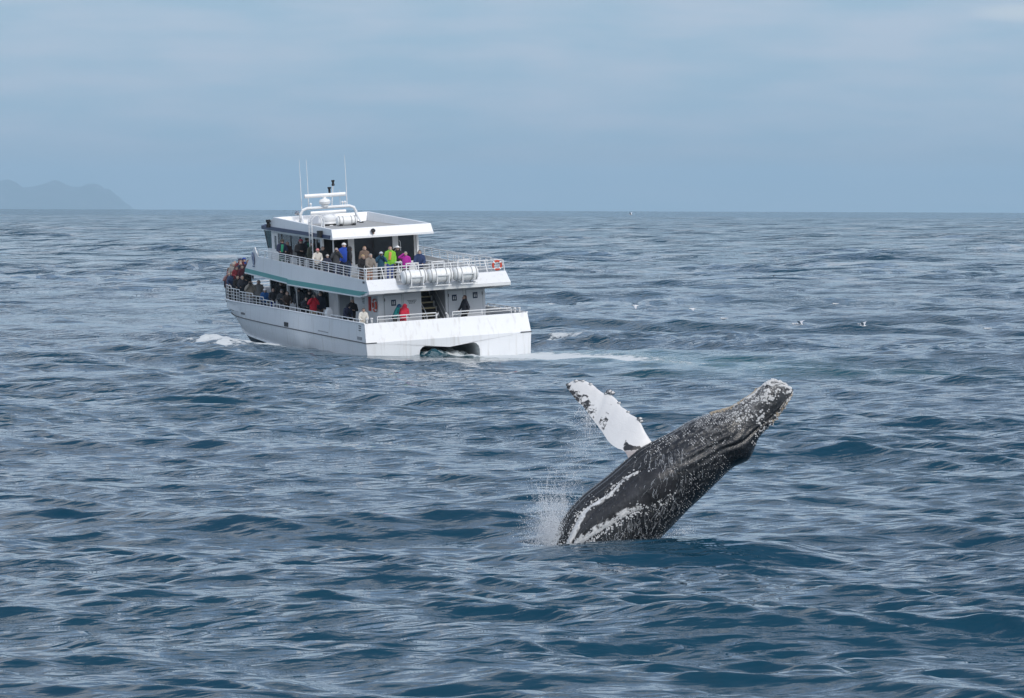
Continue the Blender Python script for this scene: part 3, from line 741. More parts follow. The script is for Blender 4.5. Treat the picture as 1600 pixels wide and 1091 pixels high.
# water shed by the whale: runnels on the skin, drips under the raised fin, spray at its back
def build_spray():
    wmat, nt, bs = new_mat('white_water')
    bs.inputs['Base Color'].default_value = (0.80, 0.82, 0.84, 1); bs.inputs['Roughness'].default_value = 0.25; bs.inputs['IOR'].default_value = 1.33
    t = nd(nt, 'ShaderNodeTexCoord'); n = nd(nt, 'ShaderNodeTexNoise', in_Scale=6.0, in_Detail=3.0); nt.links.new(t.outputs['Object'], n.inputs[0])
    nt.links.new(mixc(nt, n.outputs[0], (0.66, 0.70, 0.74), (0.86, 0.87, 0.88)), bs.inputs['Base Color'])
    g = random.Random(21)
    O = Vector(WHALE_O)
    vs, fs = [], []
    def drop(p, r, stretch=1.0, d=Vector((0, 0, 1))):
        o = len(vs); d = d.normalized(); a = d.orthogonal().normalized(); b = d.cross(a)
        vs.extend([p + d * r * stretch, p - d * r * stretch, p + a * r, p - a * r, p + b * r, p - b * r])
        for (i, j, k) in ((0,2,4),(0,4,3),(0,3,5),(0,5,2),(1,4,2),(1,3,4),(1,5,3),(1,2,5)): fs.append((o+i, o+j, o+k))
    def strand(pts, r):
        n = 4
        o = len(vs)
        for i, p in enumerate(pts):
            tdir = (pts[min(i+1, len(pts)-1)] - pts[max(i-1, 0)]).normalized(); a = tdir.orthogonal().normalized(); b = tdir.cross(a)
            rr = r * (0.35 + 0.9 * abs(math.sin(i * 1.7 + r * 900))) * (0.3 if i in (0, len(pts)-1) else 1)
            vs.extend([p + a * rr, p + b * rr, p - a * rr, p - b * rr])
        for i in range(len(pts) - 1):
            for k in range(n): fs.append((o + i*n + k, o + i*n + (k+1) % n, o + (i+1)*n + (k+1) % n, o + (i+1)*n + k))
    def flush(name, parent, label=None, cat=None):
        me = bpy.data.meshes.new(name); me.from_pydata([tuple(v) for v in vs], [], fs); me.update()
        o = link(name, me, [wmat], parent, smooth=True)
        if not parent: o.location = WHALE_O
        tag(o, label, cat, kind='stuff')
        vs.clear(); fs.clear(); return o
    # runnels
    for _ in range(170):
        band = g.random()
        if band < .55: u, v = g.gauss(1035, 20), g.uniform(690, 800)
        elif band < .85: u, v = g.uniform(935, 1045), g.uniform(800, 840)
        else: u, v = g.uniform(1020, 1150), g.uniform(660, 790)
        p = Vector(wp(u, v)); pts = []
        n = g.randrange(4, 9); jx = g.gauss(-.12, .2)
        x, z = p.x, p.z
        for k in range(n):
            h = NEAR_BVH.ray_cast(Vector((x, -6, z)), Vector((0, 1, 0)))
            if not h[0]: h = W_BVH.ray_cast(Vector((x, -6, z)), Vector((0, 1, 0)))
            if not h[0]: break
            pts.append(h[0] + Vector((0, -0.008, 0)))
            z -= g.uniform(.02, .05); x += jx * .05 + g.gauss(0, .012)
        if len(pts) > 3: strand(pts, g.uniform(.0012, .0034))
    flush('water_runnels', whale)
    # drips and torn sheets below the raised fin
    for _ in range(42):
        f = g.random(); u = 905 + 55 * f + g.gauss(0, 3); v = np.interp(u, [903, 919, 935, 950, 960], [631, 648, 668, 690, 698])
        if g.random() < .65: u = g.gauss(921, 6); v = np.interp(u, [903, 919, 935], [632, 648, 668])
        L = abs(g.gauss(0, 1)) * 26 + 6; y = g.gauss(.9, .25); sway = g.gauss(-.25, .3)
        pts = [Vector(wp(u + sway * L * k / 9 + g.gauss(0, .9), v + L * k / 9, y)) for k in range(10)]
        if g.random() < .75: strand(pts, g.uniform(.002, .006))
        for k in range(g.randrange(10, 34)):
            q = g.random(); drop(Vector(wp(u + sway * L * q + g.gauss(0, 5), v + L * q * 1.5 + g.gauss(0, 4), y + g.gauss(0, .2))), g.uniform(.003, .010), g.uniform(1, 2.2))
    flush('fin_drips', None, 'white drips and broken threads of water falling from the raised white fin', 'water drips')
    # spray thrown up on the left of the body
    for _ in range(15000):
        k = g.random()
        if k < .74:
            u = 868 - abs(g.gauss(0, 19)) + g.uniform(-2, 12); v = 850 - abs(g.gauss(0, 1)) * 27
            ed = np.interp(v, [700, 743, 776, 809, 848], [1000, 950, 909, 881, 866]); u = min(u, ed + 2) if g.random() < .85 else u
            u += (848 - v) * .12
        elif k < .88:
            v = g.uniform(690, 848); u = np.interp(v, [690, 743, 776, 809, 848], [905, 893, 878, 862, 852]) + g.gauss(0, 14)
        else:
            u = g.gauss(875, 28); v = 850 - abs(g.gauss(0, 55))
        drop(Vector(wp(u, v, g.gauss(-.1, .7))), g.uniform(.0025, .0075) * (1.8 if g.random() < .07 else 1), g.uniform(1, 2.2), Vector((g.gauss(-.3, .3), 0, 1)))
    for _ in range(70):      # rising threads of spray
        u = g.gauss(868, 14); v = g.uniform(795, 850); L = g.uniform(14, 75) ; sl = g.gauss(-.15, .28)
        y = g.gauss(0, .5); r = g.uniform(.0015, .0045)
        pts = [Vector(wp(u + sl * L * q / 9 + 6 * (q / 9) ** 2 + g.gauss(0, .8), v - L * q / 9, y)) for q in range(10)]
        strand(pts, r)
        for q in range(18):
            e = g.random(); drop(Vector(wp(u + sl * L * e + g.gauss(0, 4), v - L * e * 1.15, y + g.gauss(0, .2))), g.uniform(.004, .012))
    for _ in range(420):      # small splashes right of the belly and along the waterline
        u = g.choice([g.gauss(1065, 12), g.uniform(870, 1045)]); v = np.interp(u, [870, 1000, 1040, 1100], [849, 846, 838, 829]) - abs(g.gauss(0, 6))
        drop(Vector(wp(u, v, g.gauss(-1.0 if u < 1045 else 0, .3))), g.uniform(.004, .012))
    flush('splash', None, 'fine white spray thrown up beside the back of the breaching whale', 'splash')
build_spray()

# ------------------------------------------------------------------ tour boat (local axes: +X starboard, +Y towards the bow, Z up; origin on the stern at the waterline)
def weathered(name, rust=.3):
    m, nt, bs = new_mat(name); L = nt.links.new
    t = nd(nt, 'ShaderNodeTexCoord')
    n = nd(nt, 'ShaderNodeTexNoise', in_Scale=0.9, in_Detail=5.0); L(t.outputs['Object'], n.inputs[0])
    mp = nd(nt, 'ShaderNodeMapping'); mp.inputs['Scale'].default_value = (3.5, 3.5, 0.28); L(t.outputs['Object'], mp.inputs[0])
    n2 = nd(nt, 'ShaderNodeTexNoise', in_Scale=1.6, in_Detail=4.0, in_Roughness=.6); L(mp.outputs[0], n2.inputs[0])
    c = mixc(nt, n.outputs[0], (0.71, 0.72, 0.72), (0.81, 0.81, 0.81))
    L(mixc(nt, nmath(nt, 'MULTIPLY', ramp(nt, n2.outputs[0], [(.56, 0), (.74, 1)]), rust), c, (0.46, 0.42, 0.36)), bs.inputs['Base Color'])
    bs.inputs['Roughness'].default_value = 0.33
    return m
WHITE = weathered('white_paint')
WHITE2 = plain('white_enamel', (0.80, 0.80, 0.79), 0.35, 0, .04, 3)
GREYDECK = plain('grey_nonskid_deck', (0.36, 0.36, 0.35), 0.85, 0, .12, 8, .2)
DARKDECK = plain('deck_grey_dark', (0.16, 0.165, 0.17), 0.8, 0, .15, 5)
TEAL = plain('teal_stripe_paint', (0.02, 0.27, 0.25), 0.35, 0, .08, 2)
NAVY = plain('navy_stripe_paint', (0.012, 0.022, 0.085), 0.4, 0, .1, 2)
BOTTOM = plain('blue_bottom_paint', (0.010, 0.050, 0.085), 0.5, 0, .2, 2)
BLACK = plain('black_rubber', (0.012, 0.012, 0.013), 0.6)
STEELW = plain('rail_white', (0.74, 0.74, 0.73), 0.35, 0, .05, 5)
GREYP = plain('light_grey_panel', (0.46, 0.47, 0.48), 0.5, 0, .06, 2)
RED = plain('red_plastic', (0.50, 0.035, 0.025), 0.45)
TAN = plain('tan_nosing', (0.60, 0.50, 0.30), 0.7)
DKBROWN = plain('dark_tread', (0.020, 0.016, 0.012), 0.8)
SIGNBLUE = plain('sign_navy', (0.015, 0.03, 0.07), 0.4)
INK = plain('sign_ink', (0.05, 0.05, 0.06), 0.6)
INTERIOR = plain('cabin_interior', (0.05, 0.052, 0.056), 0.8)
GLASSM = bpy.data.materials.new('tinted_glass'); GLASSM.use_nodes = True
_b = GLASSM.node_tree.nodes['Principled BSDF']
_b.inputs['Base Color'].default_value = (0.012, 0.016, 0.020, 1); _b.inputs['Roughness'].default_value = 0.04; _b.inputs['IOR'].default_value = 1.5
CLEAR = bpy.data.materials.new('clear_glass'); CLEAR.use_nodes = True
_n = CLEAR.node_tree; _b = _n.nodes['Principled BSDF']
_tr = _n.nodes.new('ShaderNodeBsdfTransparent'); _tr.inputs[0].default_value = (0.55, 0.68, 0.70, 1)
_mx = _n.nodes.new('ShaderNodeMixShader'); _mx.inputs[0].default_value = 0.35
_b.inputs['Base Color'].default_value = (0.05, 0.10, 0.11, 1); _b.inputs['Roughness'].default_value = 0.05
_n.links.new(_tr.outputs[0], _mx.inputs[1]); _n.links.new(_b.outputs[0], _mx.inputs[2])
_n.links.new(_mx.outputs[0], [x for x in _n.nodes if x.type == 'OUTPUT_MATERIAL'][0].inputs[0])

DECK_Z, UP_Z = 1.22, 3.72
boat = empty('tour_boat'); boat.matrix_world = BOAT_M
tag(boat, 'white catamaran tour boat with two crowded decks and a teal stripe', 'tour boat')

def hull_mat():
    m, nt, bs = new_mat('hull_paint'); L = nt.links.new
    t = nd(nt, 'ShaderNodeTexCoord'); s = nd(nt, 'ShaderNodeSeparateXYZ'); L(t.outputs['Object'], s.inputs[0])
    n = nd(nt, 'ShaderNodeTexNoise', in_Scale=0.8, in_Detail=5.0, in_Roughness=0.6); L(t.outputs['Object'], n.inputs[0])
    mp = nd(nt, 'ShaderNodeMapping'); mp.inputs['Scale'].default_value = (2.5, 2.5, 0.25); L(t.outputs['Object'], mp.inputs[0])
    n2 = nd(nt, 'ShaderNodeTexNoise', in_Scale=2.0, in_Detail=4.0); L(mp.outputs[0], n2.inputs[0])
    c = mixc(nt, n.outputs[0], (0.70, 0.71, 0.72), (0.82, 0.82, 0.82))
    c = mixc(nt, nmath(nt, 'MULTIPLY', ramp(nt, n2.outputs[0], [(.54, 0), (.72, 1)]), 0.40), c, (0.46, 0.43, 0.38))
    # weed and salt stain just above the bottom paint
    w = nmath(nt, 'MULTIPLY', nmath(nt, 'SUBTRACT', 0.35, s.outputs[2]), 1.1, clamp=True)
    c = mixc(nt, nmath(nt, 'MULTIPLY', nmath(nt, 'MULTIPLY', w, n2.outputs[0]), 0.5), c, (0.42, 0.45, 0.46))
    L(c, bs.inputs['Base Color']); bs.inputs['Roughness'].default_value = 0.30
    return m
HULLP = hull_mat()
def sheer_pt(y):      # port-side plan and profile of the hull: returns half beam at deck, knuckle, chine and the inner keel side
    ys = [-0.2, 12, 20, 23.5, 26, 27.6, 28.8, 29.6]
    hb = np.interp(y, ys, [4.47, 4.47, 4.45, 4.42, 4.32, 4.16, 3.92, 3.60])
    kn = np.interp(y, ys, [4.53, 4.53, 4.50, 4.42, 4.20, 3.94, 3.62, 3.30])
    ch = np.interp(y, ys, [4.44, 4.44, 4.36, 4.18, 3.86, 3.52, 3.22, 3.02])
    kl = np.interp(y, ys, [3.2, 3.2, 3.1, 3.0, 2.95, 2.95, 2.95, 2.95])
    inn = np.interp(y, ys, [1.66, 1.66, 1.75, 2.05, 2.4, 2.6, 2.78, 2.88])
    return hb, kn, ch, kl, inn
def build_hull():
    rings, mats = [], []
    ysl = [-0.17, 0.3, 2, 5, 8, 12, 16, 19, 21, 23, 24.5, 26, 27, 27.8, 28.5, 29.1, 29.6]
    for y in ysl:
        hb, kn, ch, kl, inn = sheer_pt(y)
        zs = np.interp(y, [-.2, 8, 20, 29.6], [2.0, 1.93, 1.82, 1.66]); zk = np.interp(y, [-.2, 14, 29.6], [1.0, .92, .88])
        zc = np.interp(y, [-.2, 12, 18, 24, 29.6], [-.28, -.26, -.17, -.05, .22]); zb = np.interp(y, [-.2, 20, 26, 28, 29.6], [-1.5, -1.5, -1.45, -1.2, -.45])
        rake = np.interp(y, [24, 29.6], [0, 1])
        ztop = np.interp(y, [-.2, 20, 29.6], [.68, .75, .8]); zmid = ztop - .17
        fy = lambda z: y + (0.32 * (z - 1.0) if y < .1 and z > 1.0 else 0) - rake * max(0, (1.0 - z)) * 0.95 + rake * max(0, z - 1.0) * .45
        half = [(hb, zs), (kn, zk), (ch, zc), (ch - .10, zc - .10), (kl, zb), (inn, zc), (inn, .25), (inn - .05, .46), (inn - .18, .60), (inn - .40, ztop), (inn * .42, zmid + .09), (0, zmid)]
        pts = [(-x, fy(z), z) for x, z in half] + [(x, fy(z), z) for x, z in half[-2::-1]]
        rings.append(pts)
    mb = MB(); n = len(rings[0])
    vs = [p for r in rings for p in r]; mb.v = vs
    for i in range(len(rings) - 1):
        for k in range(n - 1):
            kk = min(k, n - 2 - k)
            mb.f.append((i*n + k, i*n + k + 1, (i+1)*n + k + 1, (i+1)*n + k)); mb.m.append(1 if kk in (2, 3, 4) else 2 if 5 <= kk <= 11 else 0)
    o = mb.build('hull', [HULLP, BOTTOM, plain('tunnel_grey', (0.66, 0.68, 0.68), 0.4, 0, .2, 1)], boat, True)
    # transom with its tunnel opening: upper sloping panel and lower panel as separate plates
    r0 = rings[0]; m = n // 2
    tp = MB()
    tp.slab([r0[0], r0[1], r0[n-2], r0[n-1]], (0, .05, 0))
    tp.build('transom_panel', HULLP, boat)
    lo = MB()
    lo.add([(x, y - .004, z) for x, y, z in (r0[1], r0[2], r0[3], r0[4], r0[5])], [(0, 1, 2, 3, 4)], 0)
    lo.add([(x, y - .004, z) for x, y, z in (r0[1], r0[5], r0[6], r0[7], r0[8], r0[9])], [(0, 1, 2, 3, 4, 5)], 0)
    lo.add([(x, y - .004, z) for x, y, z in (r0[1], r0[9], r0[10], r0[11])], [(0, 1, 2, 3)], 0)
    lo.add([(x, y - .004, z) for x, y, z in (r0[n-2], r0[1], r0[11])], [(0, 1, 2)], 0)
    lo.add([(-x, y - .004, z) for x, y, z in (r0[1], r0[9], r0[10], r0[11])], [(3, 2, 1, 0)], 0)
    lo.add([(-x, y - .004, z) for x, y, z in (r0[1], r0[5], r0[6], r0[7], r0[8], r0[9])], [(5, 4, 3, 2, 1, 0)], 0)
    lo.add([(-x, y - .004, z) for x, y, z in (r0[1], r0[2], r0[3], r0[4], r0[5])], [(4, 3, 2, 1, 0)], 0)
    t = lo.build('transom', HULLP, boat)
    # rub rail along the knuckle, wrapping on to the transom for a short way
    for sx in (-1, 1):
        pts = [(-sx * 3.95, -.19, 1.0), (-sx * 4.55, -.19, 1.0)] + [(-sx * (sheer_pt(y)[1] + .015), y, np.interp(y, [-.2, 14, 29.6], [1.0, .92, .88])) for y in ysl[1:]]
        MB().tube(pts, .028, 5).build('rub_rail', plain('rub_rail_dark', (0.05, 0.05, 0.055), .6), o)
        pts = [(-sx * (sheer_pt(y)[2] + .03), y - np.interp(y, [24, 29.6], [0, 1]) * .9, np.interp(y, [-.2, 12, 18, 24, 29.6], [-.28, -.26, -.17, -.05, .22])) for y in ysl[2:-1]]
        MB().tube(pts, .05, 5).build('spray_rail', HULLP, o)
        pts = [(-sx * sheer_pt(y)[0], y + (.32 if y < .1 else 0) + (np.interp(y, [24, 29.6], [0, 1]) * .33), np.interp(y, [-.2, 8, 20, 29.6], [2.0, 1.93, 1.82, 1.66]) + .012) for y in ysl]
        MB().tube(pts, .045, 6).build('gunwale', WHITE2, o)
    # vents and fittings on the port side
    b = MB(); b.box((-4.535, 14.2, .98), (-4.47, 14.95, 1.22)); b.build('hull_vent', BLACK, o)
    b = MB(); b.box((-4.53, 6.6, 1.12), (-4.46, 8.5, 1.17)); b.build('boarding_step', plain('dull_alloy', (.3, .3, .31), .5), o)
    b = MB(); b.box((-4.54, .55, 1.12), (-4.46, 1.35, 1.28)); b.build('hawse_plate', plain('dull_alloy', (.3, .3, .31), .5), o)
    # port-of-registry lettering is too small to read in the photograph: three short dark strokes
    b = MB()
    for z in (1.58, 1.70, 1.82): b.box((-4.50, .75, z), (-4.465, 1.15, z + .05))
    b.build('draught_marks', INK, o)
    b = MB(); b.box((.30, .11, 1.62), (.85, .20, 1.665)); b.build('transom_plate', plain('dull_alloy', (.3, .3, .31), .5), t)
    # decks inside the bulwarks
    d = MB(); d.box((-4.42, .34, 1.10), (4.42, 24.0, DECK_Z))
    d.slab([(-4.30, 24.0, 1.15), (4.30, 24.0, 1.15), (4.2, 26.5, 1.15), (3.95, 28.4, 1.15), (3.4, 29.5, 1.15), (-3.4, 29.5, 1.15), (-3.95, 28.4, 1.15), (-4.2, 26.5, 1.15)], (0, 0, .35))
    d.build('main_deck', DARKDECK, boat)
    d = MB(); d.slab([(-3.95, 24.4, 1.51), (3.95, 24.4, 1.51), (3.88, 27.4, 1.51), (3.75, 28.6, 1.51), (3.3, 29.3, 1.51), (-3.3, 29.3, 1.51), (-3.75, 28.6, 1.51), (-3.88, 27.4, 1.51)], (0, 0, .64))
    d.build('foredeck_step', DARKDECK, boat)
    # bulwark inner faces so the deck edge has thickness
    for sx in (-1, 1):
        b = MB(); ys = [.4, 8, 16, 21, 24, 26, 27.6, 28.8]
        for y0, y1 in zip(ys[:-1], ys[1:]):
            h0, h1 = sheer_pt(y0)[0] - .03, sheer_pt(y1)[0] - .03
            z0, z1 = [np.interp(y, [-.2, 8, 20, 29.6], [2.0, 1.93, 1.82, 1.66]) for y in (y0, y1)]
            b.hexa([(sx*(h0-.08), y0, 1.2), (sx*h0, y0, 1.2), (sx*h1, y1, 1.2), (sx*(h1-.08), y1, 1.2), (sx*(h0-.08), y0, z0), (sx*h0, y0, z0), (sx*h1, y1, z1), (sx*(h1-.08), y1, z1)])
        b.build('bulwark', WHITE, boat)
    return o
HULL = build_hull()

# ---- rails
def rail_run(name, pts, height, bars, post_gap, r=.022, lean=(0, 0, 0), parent=boat, mat=STEELW, ends=True):
    """a railing: lengthwise tubes as one part, every upright a sub-part"""
    pts = [Vector(p) for p in pts]; lean = Vector(lean)
    H = height if callable(height) else (lambda f: height)
    mb = MB(); seg = [0]
    for a, b in zip(pts[:-1], pts[1:]): seg.append(seg[-1] + (b - a).length)
    tot = seg[-1]
    def at(d):
        for i in range(len(pts) - 1):
            if d <= seg[i + 1] + 1e-6:
                return pts[i].lerp(pts[i + 1], (d - seg[i]) / max(seg[i + 1] - seg[i], 1e-6))
        return pts[-1]
    ds = sorted(set([0, tot] + seg))
    for q, f in enumerate(bars):
        mb.tube([at(d) + (Vector((0, 0, H(d / tot))) + lean) * f for d in ds], r * (1.25 if f == 1 else .8), 5)
    o = mb.build(name, mat, parent)
    n = max(1, round(tot / post_gap))
    for k in range(n + 1):
        p = at(tot * k / n)
        MB().tube([p, p + Vector((0, 0, H(k / n))) + lean], r * 1.1, 5).build('rail_post', mat, o)
    return o
def gunz(y): return float(np.interp(y, [-.2, 8, 20, 29.6], [2.0, 1.93, 1.82, 1.66]))
for sx in (-1, 1):
    rail_run('side_rail', [(sx*4.40, 1.2, gunz(1.2)), (sx*4.40, 6.4, gunz(6.4))], .17, (1.0,), .95)
    rail_run('side_rail', [(sx*4.40, 6.9, gunz(6.9)), (sx*4.40, 12, gunz(12)), (sx*4.38, 17.2, gunz(17.2))], lambda f: .18 + .04 * f, (1.0,), 1.0)
    for y0, y1, h, nb in ((17.2, 19.2, .36, 2), (19.2, 21.4, .50, 3), (21.4, 24.3, .62, 4), (24.3, 26.4, .72, 4), (26.4, 28.3, .85, 5)):
        pts = [(sx * (sheer_pt(y)[0] - .03), y, gunz(y)) for y in np.linspace(y0, y1, 4)]
        rail_run('bow_rail', pts, h, [(q + 1) / nb for q in range(nb)], .8)
    rail_run('bow_rail', [(sx * 3.98, 28.3, gunz(28.3)), (sx * 3.6, 29.1, gunz(29)), (sx * .02, 29.5, gunz(29.5))], .85, (.2, .4, .6, .8, 1), .9)
rail_run('stern_rail', [(-3.67, .42, 2.0), (-.46, .42, 2.0)], .29, (.5, 1.0), 1.55, .026)
rail_run('stern_rail', [(.44, .42, 2.0), (3.68, .42, 2.0)], .27, (.5, 1.0), 1.6, .026)
# mooring bitts and a gate stanchion on the stern quarter
for x, y in ((-4.2, .55), (-3.95, .55), (3.95, .6), (4.2, .6)):
    MB().lathe([(.05, 2.0), (.05, 2.16), (.085, 2.18), (.085, 2.24), (.03, 2.26)], (x, y, 0), n=8).build('mooring_bitt', STEELW, boat, True)
for x, y in ((-.30, .9), (.33, .9)):
    MB().tube([(x, y, 1.3), (x, y, 2.1), (x + (.12 if x < 0 else -.12), y, 2.22)], .05, 6).build('gate_stanchion', STEELW, boat, True)
MB().box((-4.36, 7.2, 1.95), (-4.05, 7.6, 2.3)).box((-4.30, 7.25, 2.3), (-4.12, 7.5, 2.42)).build('line_reel', WHITE2, boat)

# ---- main deck cabin
MC_X, MC_Y0, MC_Y1, MC_TOP = 2.9, 2.75, 23.0, 3.56
def wall_port():
    """port and starboard walls: aft panel, an alcove, then glazing between posts"""
    for sx in (-1, 1):
        x0, x1 = sx * MC_X, sx * (MC_X - .08)
        b = MB(); lo, hi = min(x0, x1), max(x0, x1)
        b.box((lo, MC_Y0, DECK_Z), (hi, 7.0, MC_TOP))
        b.box((lo, 9.9, DECK_Z), (hi, 11.6, MC_TOP))
        b.box((lo, 11.6, DECK_Z), (hi, MC_Y1, 1.95)); b.box((lo, 11.6, 3.38), (hi, MC_Y1, MC_TOP))
        w = b.build('cabin_wall', WHITE, boat)
        a = MB(); a.box((min(x0, x0 - sx*.9), 6.93, DECK_Z), (max(x0 - sx*.09, x0 - sx*.9), 7.0, MC_TOP)); a.box((min(x0 - sx*.9, x0 - sx*.98), 7.0, DECK_Z), (max(x0 - sx*.9, x0 - sx*.98), 9.9, MC_TOP)); a.box((min(x0 - sx*.09, x0 - sx*.9), 9.9, DECK_Z), (max(x0 - sx*.09, x0 - sx*.9), 9.97, MC_TOP))
        a.build('alcove_panel', GREYP, boat)
        for y in (7.7, 8.4, 9.1):   # raised seams of the alcove panels
            MB().box((x0 - sx*.9 - .012 * (1 if sx > 0 else -1) - .01, y, DECK_Z), (x0 - sx*.9 + .012, y + .04, MC_TOP)).build('panel_seam', WHITE2, w)
        y = 11.6
        for k in range(6):
            y1 = y + 1.9
            MB().box((lo + .02, y + .06, 1.95), (hi - .02, y1 - .06, 3.38)).build('window_pane', GLASSM, w)
            MB().box((lo - .006, y1 - .06, 1.95), (hi + .006, y1 + .06, 3.38)).build('window_post', WHITE2, w)
            y = y1
        MB().box((lo - .01, 10.45, DECK_Z), (hi + .01, 10.75, MC_TOP - .01)).build('wall_pillar', WHITE2, w)
    b = MB(); b.box((-2.8, MC_Y1 - .08, DECK_Z), (2.8, MC_Y1, MC_TOP)); b.build('cabin_front', WHITE, boat)
wall_port()
# aft wall with the stair opening and doors
b = MB()
b.box((-2.9, 2.66, DECK_Z), (-.52, 2.748, MC_TOP)); b.box((.82, 2.66, DECK_Z), (3.02, 2.748, MC_TOP))
AFTW = b.build('aft_cabin_wall', WHITE, boat)
def door(x0, x1, y, knob):
    d = MB().box((x0, y - .035, DECK_Z + .04), (x1, y, 3.20)).build('door', plain('door_white', (.74, .75, .76), .4, 0, .04, 2), AFTW)
    MB().box((x0 - .03, y - .02, 3.205), (x1 + .03, y - .002, 3.24)).box((x0 - .035, y - .02, DECK_Z), (x0 - .005, y - .002, 3.24)).box((x1 + .005, y - .02, DECK_Z), (x1 + .035, y - .002, 3.24)).build('door_frame', GREYP, AFTW)
    MB().box((knob - .03, y - .075, 2.12), (knob + .03, y - .036, 2.2)).build('door_handle', INK, d)
    for z in (1.6, 2.9):
        MB().box(((x1 if knob < (x0+x1)/2 else x0) - .02, y - .06, z), ((x1 if knob < (x0+x1)/2 else x0) + .02, y - .036, z + .16)).build('door_hinge', INK, d)
    return d
def wc_sign(d, xc, y, z):
    s = MB().box((xc - .13, y - .055, z - .16), (xc + .13, y - .037, z + .16)).build('door_sign', SIGNBLUE, d)
    f = MB()
    for q in (-.045, .045):
        f.box((xc + q - .022, y - .062, z - .09), (xc + q + .022, y - .056, z + .02)); f.lathe([(.001, y - .062), (.022, y - .062), (.022, y - .056), (.001, y - .056)], (xc + q, 0, z + .055), axis='Y', n=8)
    f.build('pictogram', WHITE2, s)
d = door(-2.55, -1.62, 2.66, -1.72); wc_sign(d, -2.06, 2.66, 2.80)
d = door(.98, 1.78, 2.66, 1.70); wc_sign(d, 1.30, 2.66, 2.84)
d = door(1.98, 2.86, 2.66, 2.08); wc_sign(d, 2.46, 2.66, 2.90)
MB().box((-1.50, 2.62, DECK_Z + .05), (-.62, 2.657, 3.25)).build('locker_panel', plain('door_white', (.74, .75, .76), .4, 0, .04, 2), AFTW)
# small notices: printed lines too fine to read
def notice(xc, z, w, y=2.62, rows=3):
    m = MB()
    for r in range(rows):
        ww = w * (1 - .18 * r)
        x = xc - ww / 2; g = random.Random(int(z * 100) + r)
        while x < xc + ww / 2 - .03:
            l = g.uniform(.04, .11); m.box((x, y - .008, z - r * .07), (min(x + l, xc + ww/2), y - .002, z - r * .07 + .035)); x += l + .025
    m.build('notice', INK, AFTW)
notice(-1.05, 2.84, .5); notice(-1.2, 2.08, .16, rows=2)
# stairs to the upper deck
ST = MB().box((-.52, 2.76, DECK_Z), (-.44, 6.0, 1.28)).build('stairway', INTERIOR, boat)
for k in range(9):
    y0, z0 = 2.62 + .36 * k, DECK_Z + .02 + .275 * k
    MB().box((-.44, y0, z0 + .002), (.58, y0 + .36, z0 + .27)).build('stair_tread', DKBROWN, ST)
    MB().box((-.44, y0 - .03, z0 + .205), (.58, y0 + .05, z0 + .278)).build('tread_nosing', TAN, ST)
m = MB()
prof = []
for k in range(9):
    y0, z0 = 2.60 + .36 * k, DECK_Z + .06 + .275 * k
    prof += [(.60, y0, z0), (.60, y0, z0 + .275)]
prof += [(.60, 6.0, 3.6), (.60, 6.0, DECK_Z)]
m.slab(prof, (.05, 0, 0)); m.build('stringer', WHITE2, ST)
MB().box((.81, 2.75, DECK_Z), (.86, 6.0, 3.4)).box((-.60, 2.75, DECK_Z), (-.53, 6.0, 3.4)).box((-.6, 6.0, DECK_Z), (.86, 6.06, 3.4)).build('stair_wall', GREYP, ST)
for x, dz in ((-.36, 0), (.72, .0)):
    MB().tube([(x, 2.3, DECK_Z + .0), (x, 2.3, DECK_Z + .78), (x, 2.55, DECK_Z + 1.0), (x, 5.0, DECK_Z + 2.6)], .025, 6).tube([(x, 2.3, DECK_Z + .4), (x, 4.4, DECK_Z + 1.75)], .018, 5).build('stair_handrail', STEELW, ST, True)
# poles carrying the upper deck on the port side
for sx in (-1, 1):
    for y, r in ((17.9, .07), (16.2, .03), (6.0, .035)):
        MB().tube([(sx * 3.35, y, DECK_Z), (sx * 3.35, y, 3.42)], r, 8).build('deck_pole', STEELW, boat, True)
    MB().box((min(sx*2.98, sx*2.9), 3.9, 2.35), (max(sx*2.98, sx*2.9), 4.15, 3.1)).build('fire_box', RED if sx < 0 else WHITE2, boat)
def notice_port():
    m = MB()
    for r in range(4): m.box((-2.915, 5.0 + .03 * r, 2.92 - .08 * r), (-2.903, 5.55 - .05 * r, 2.955 - .08 * r))
    m.build('notice', INK, boat)
notice_port()

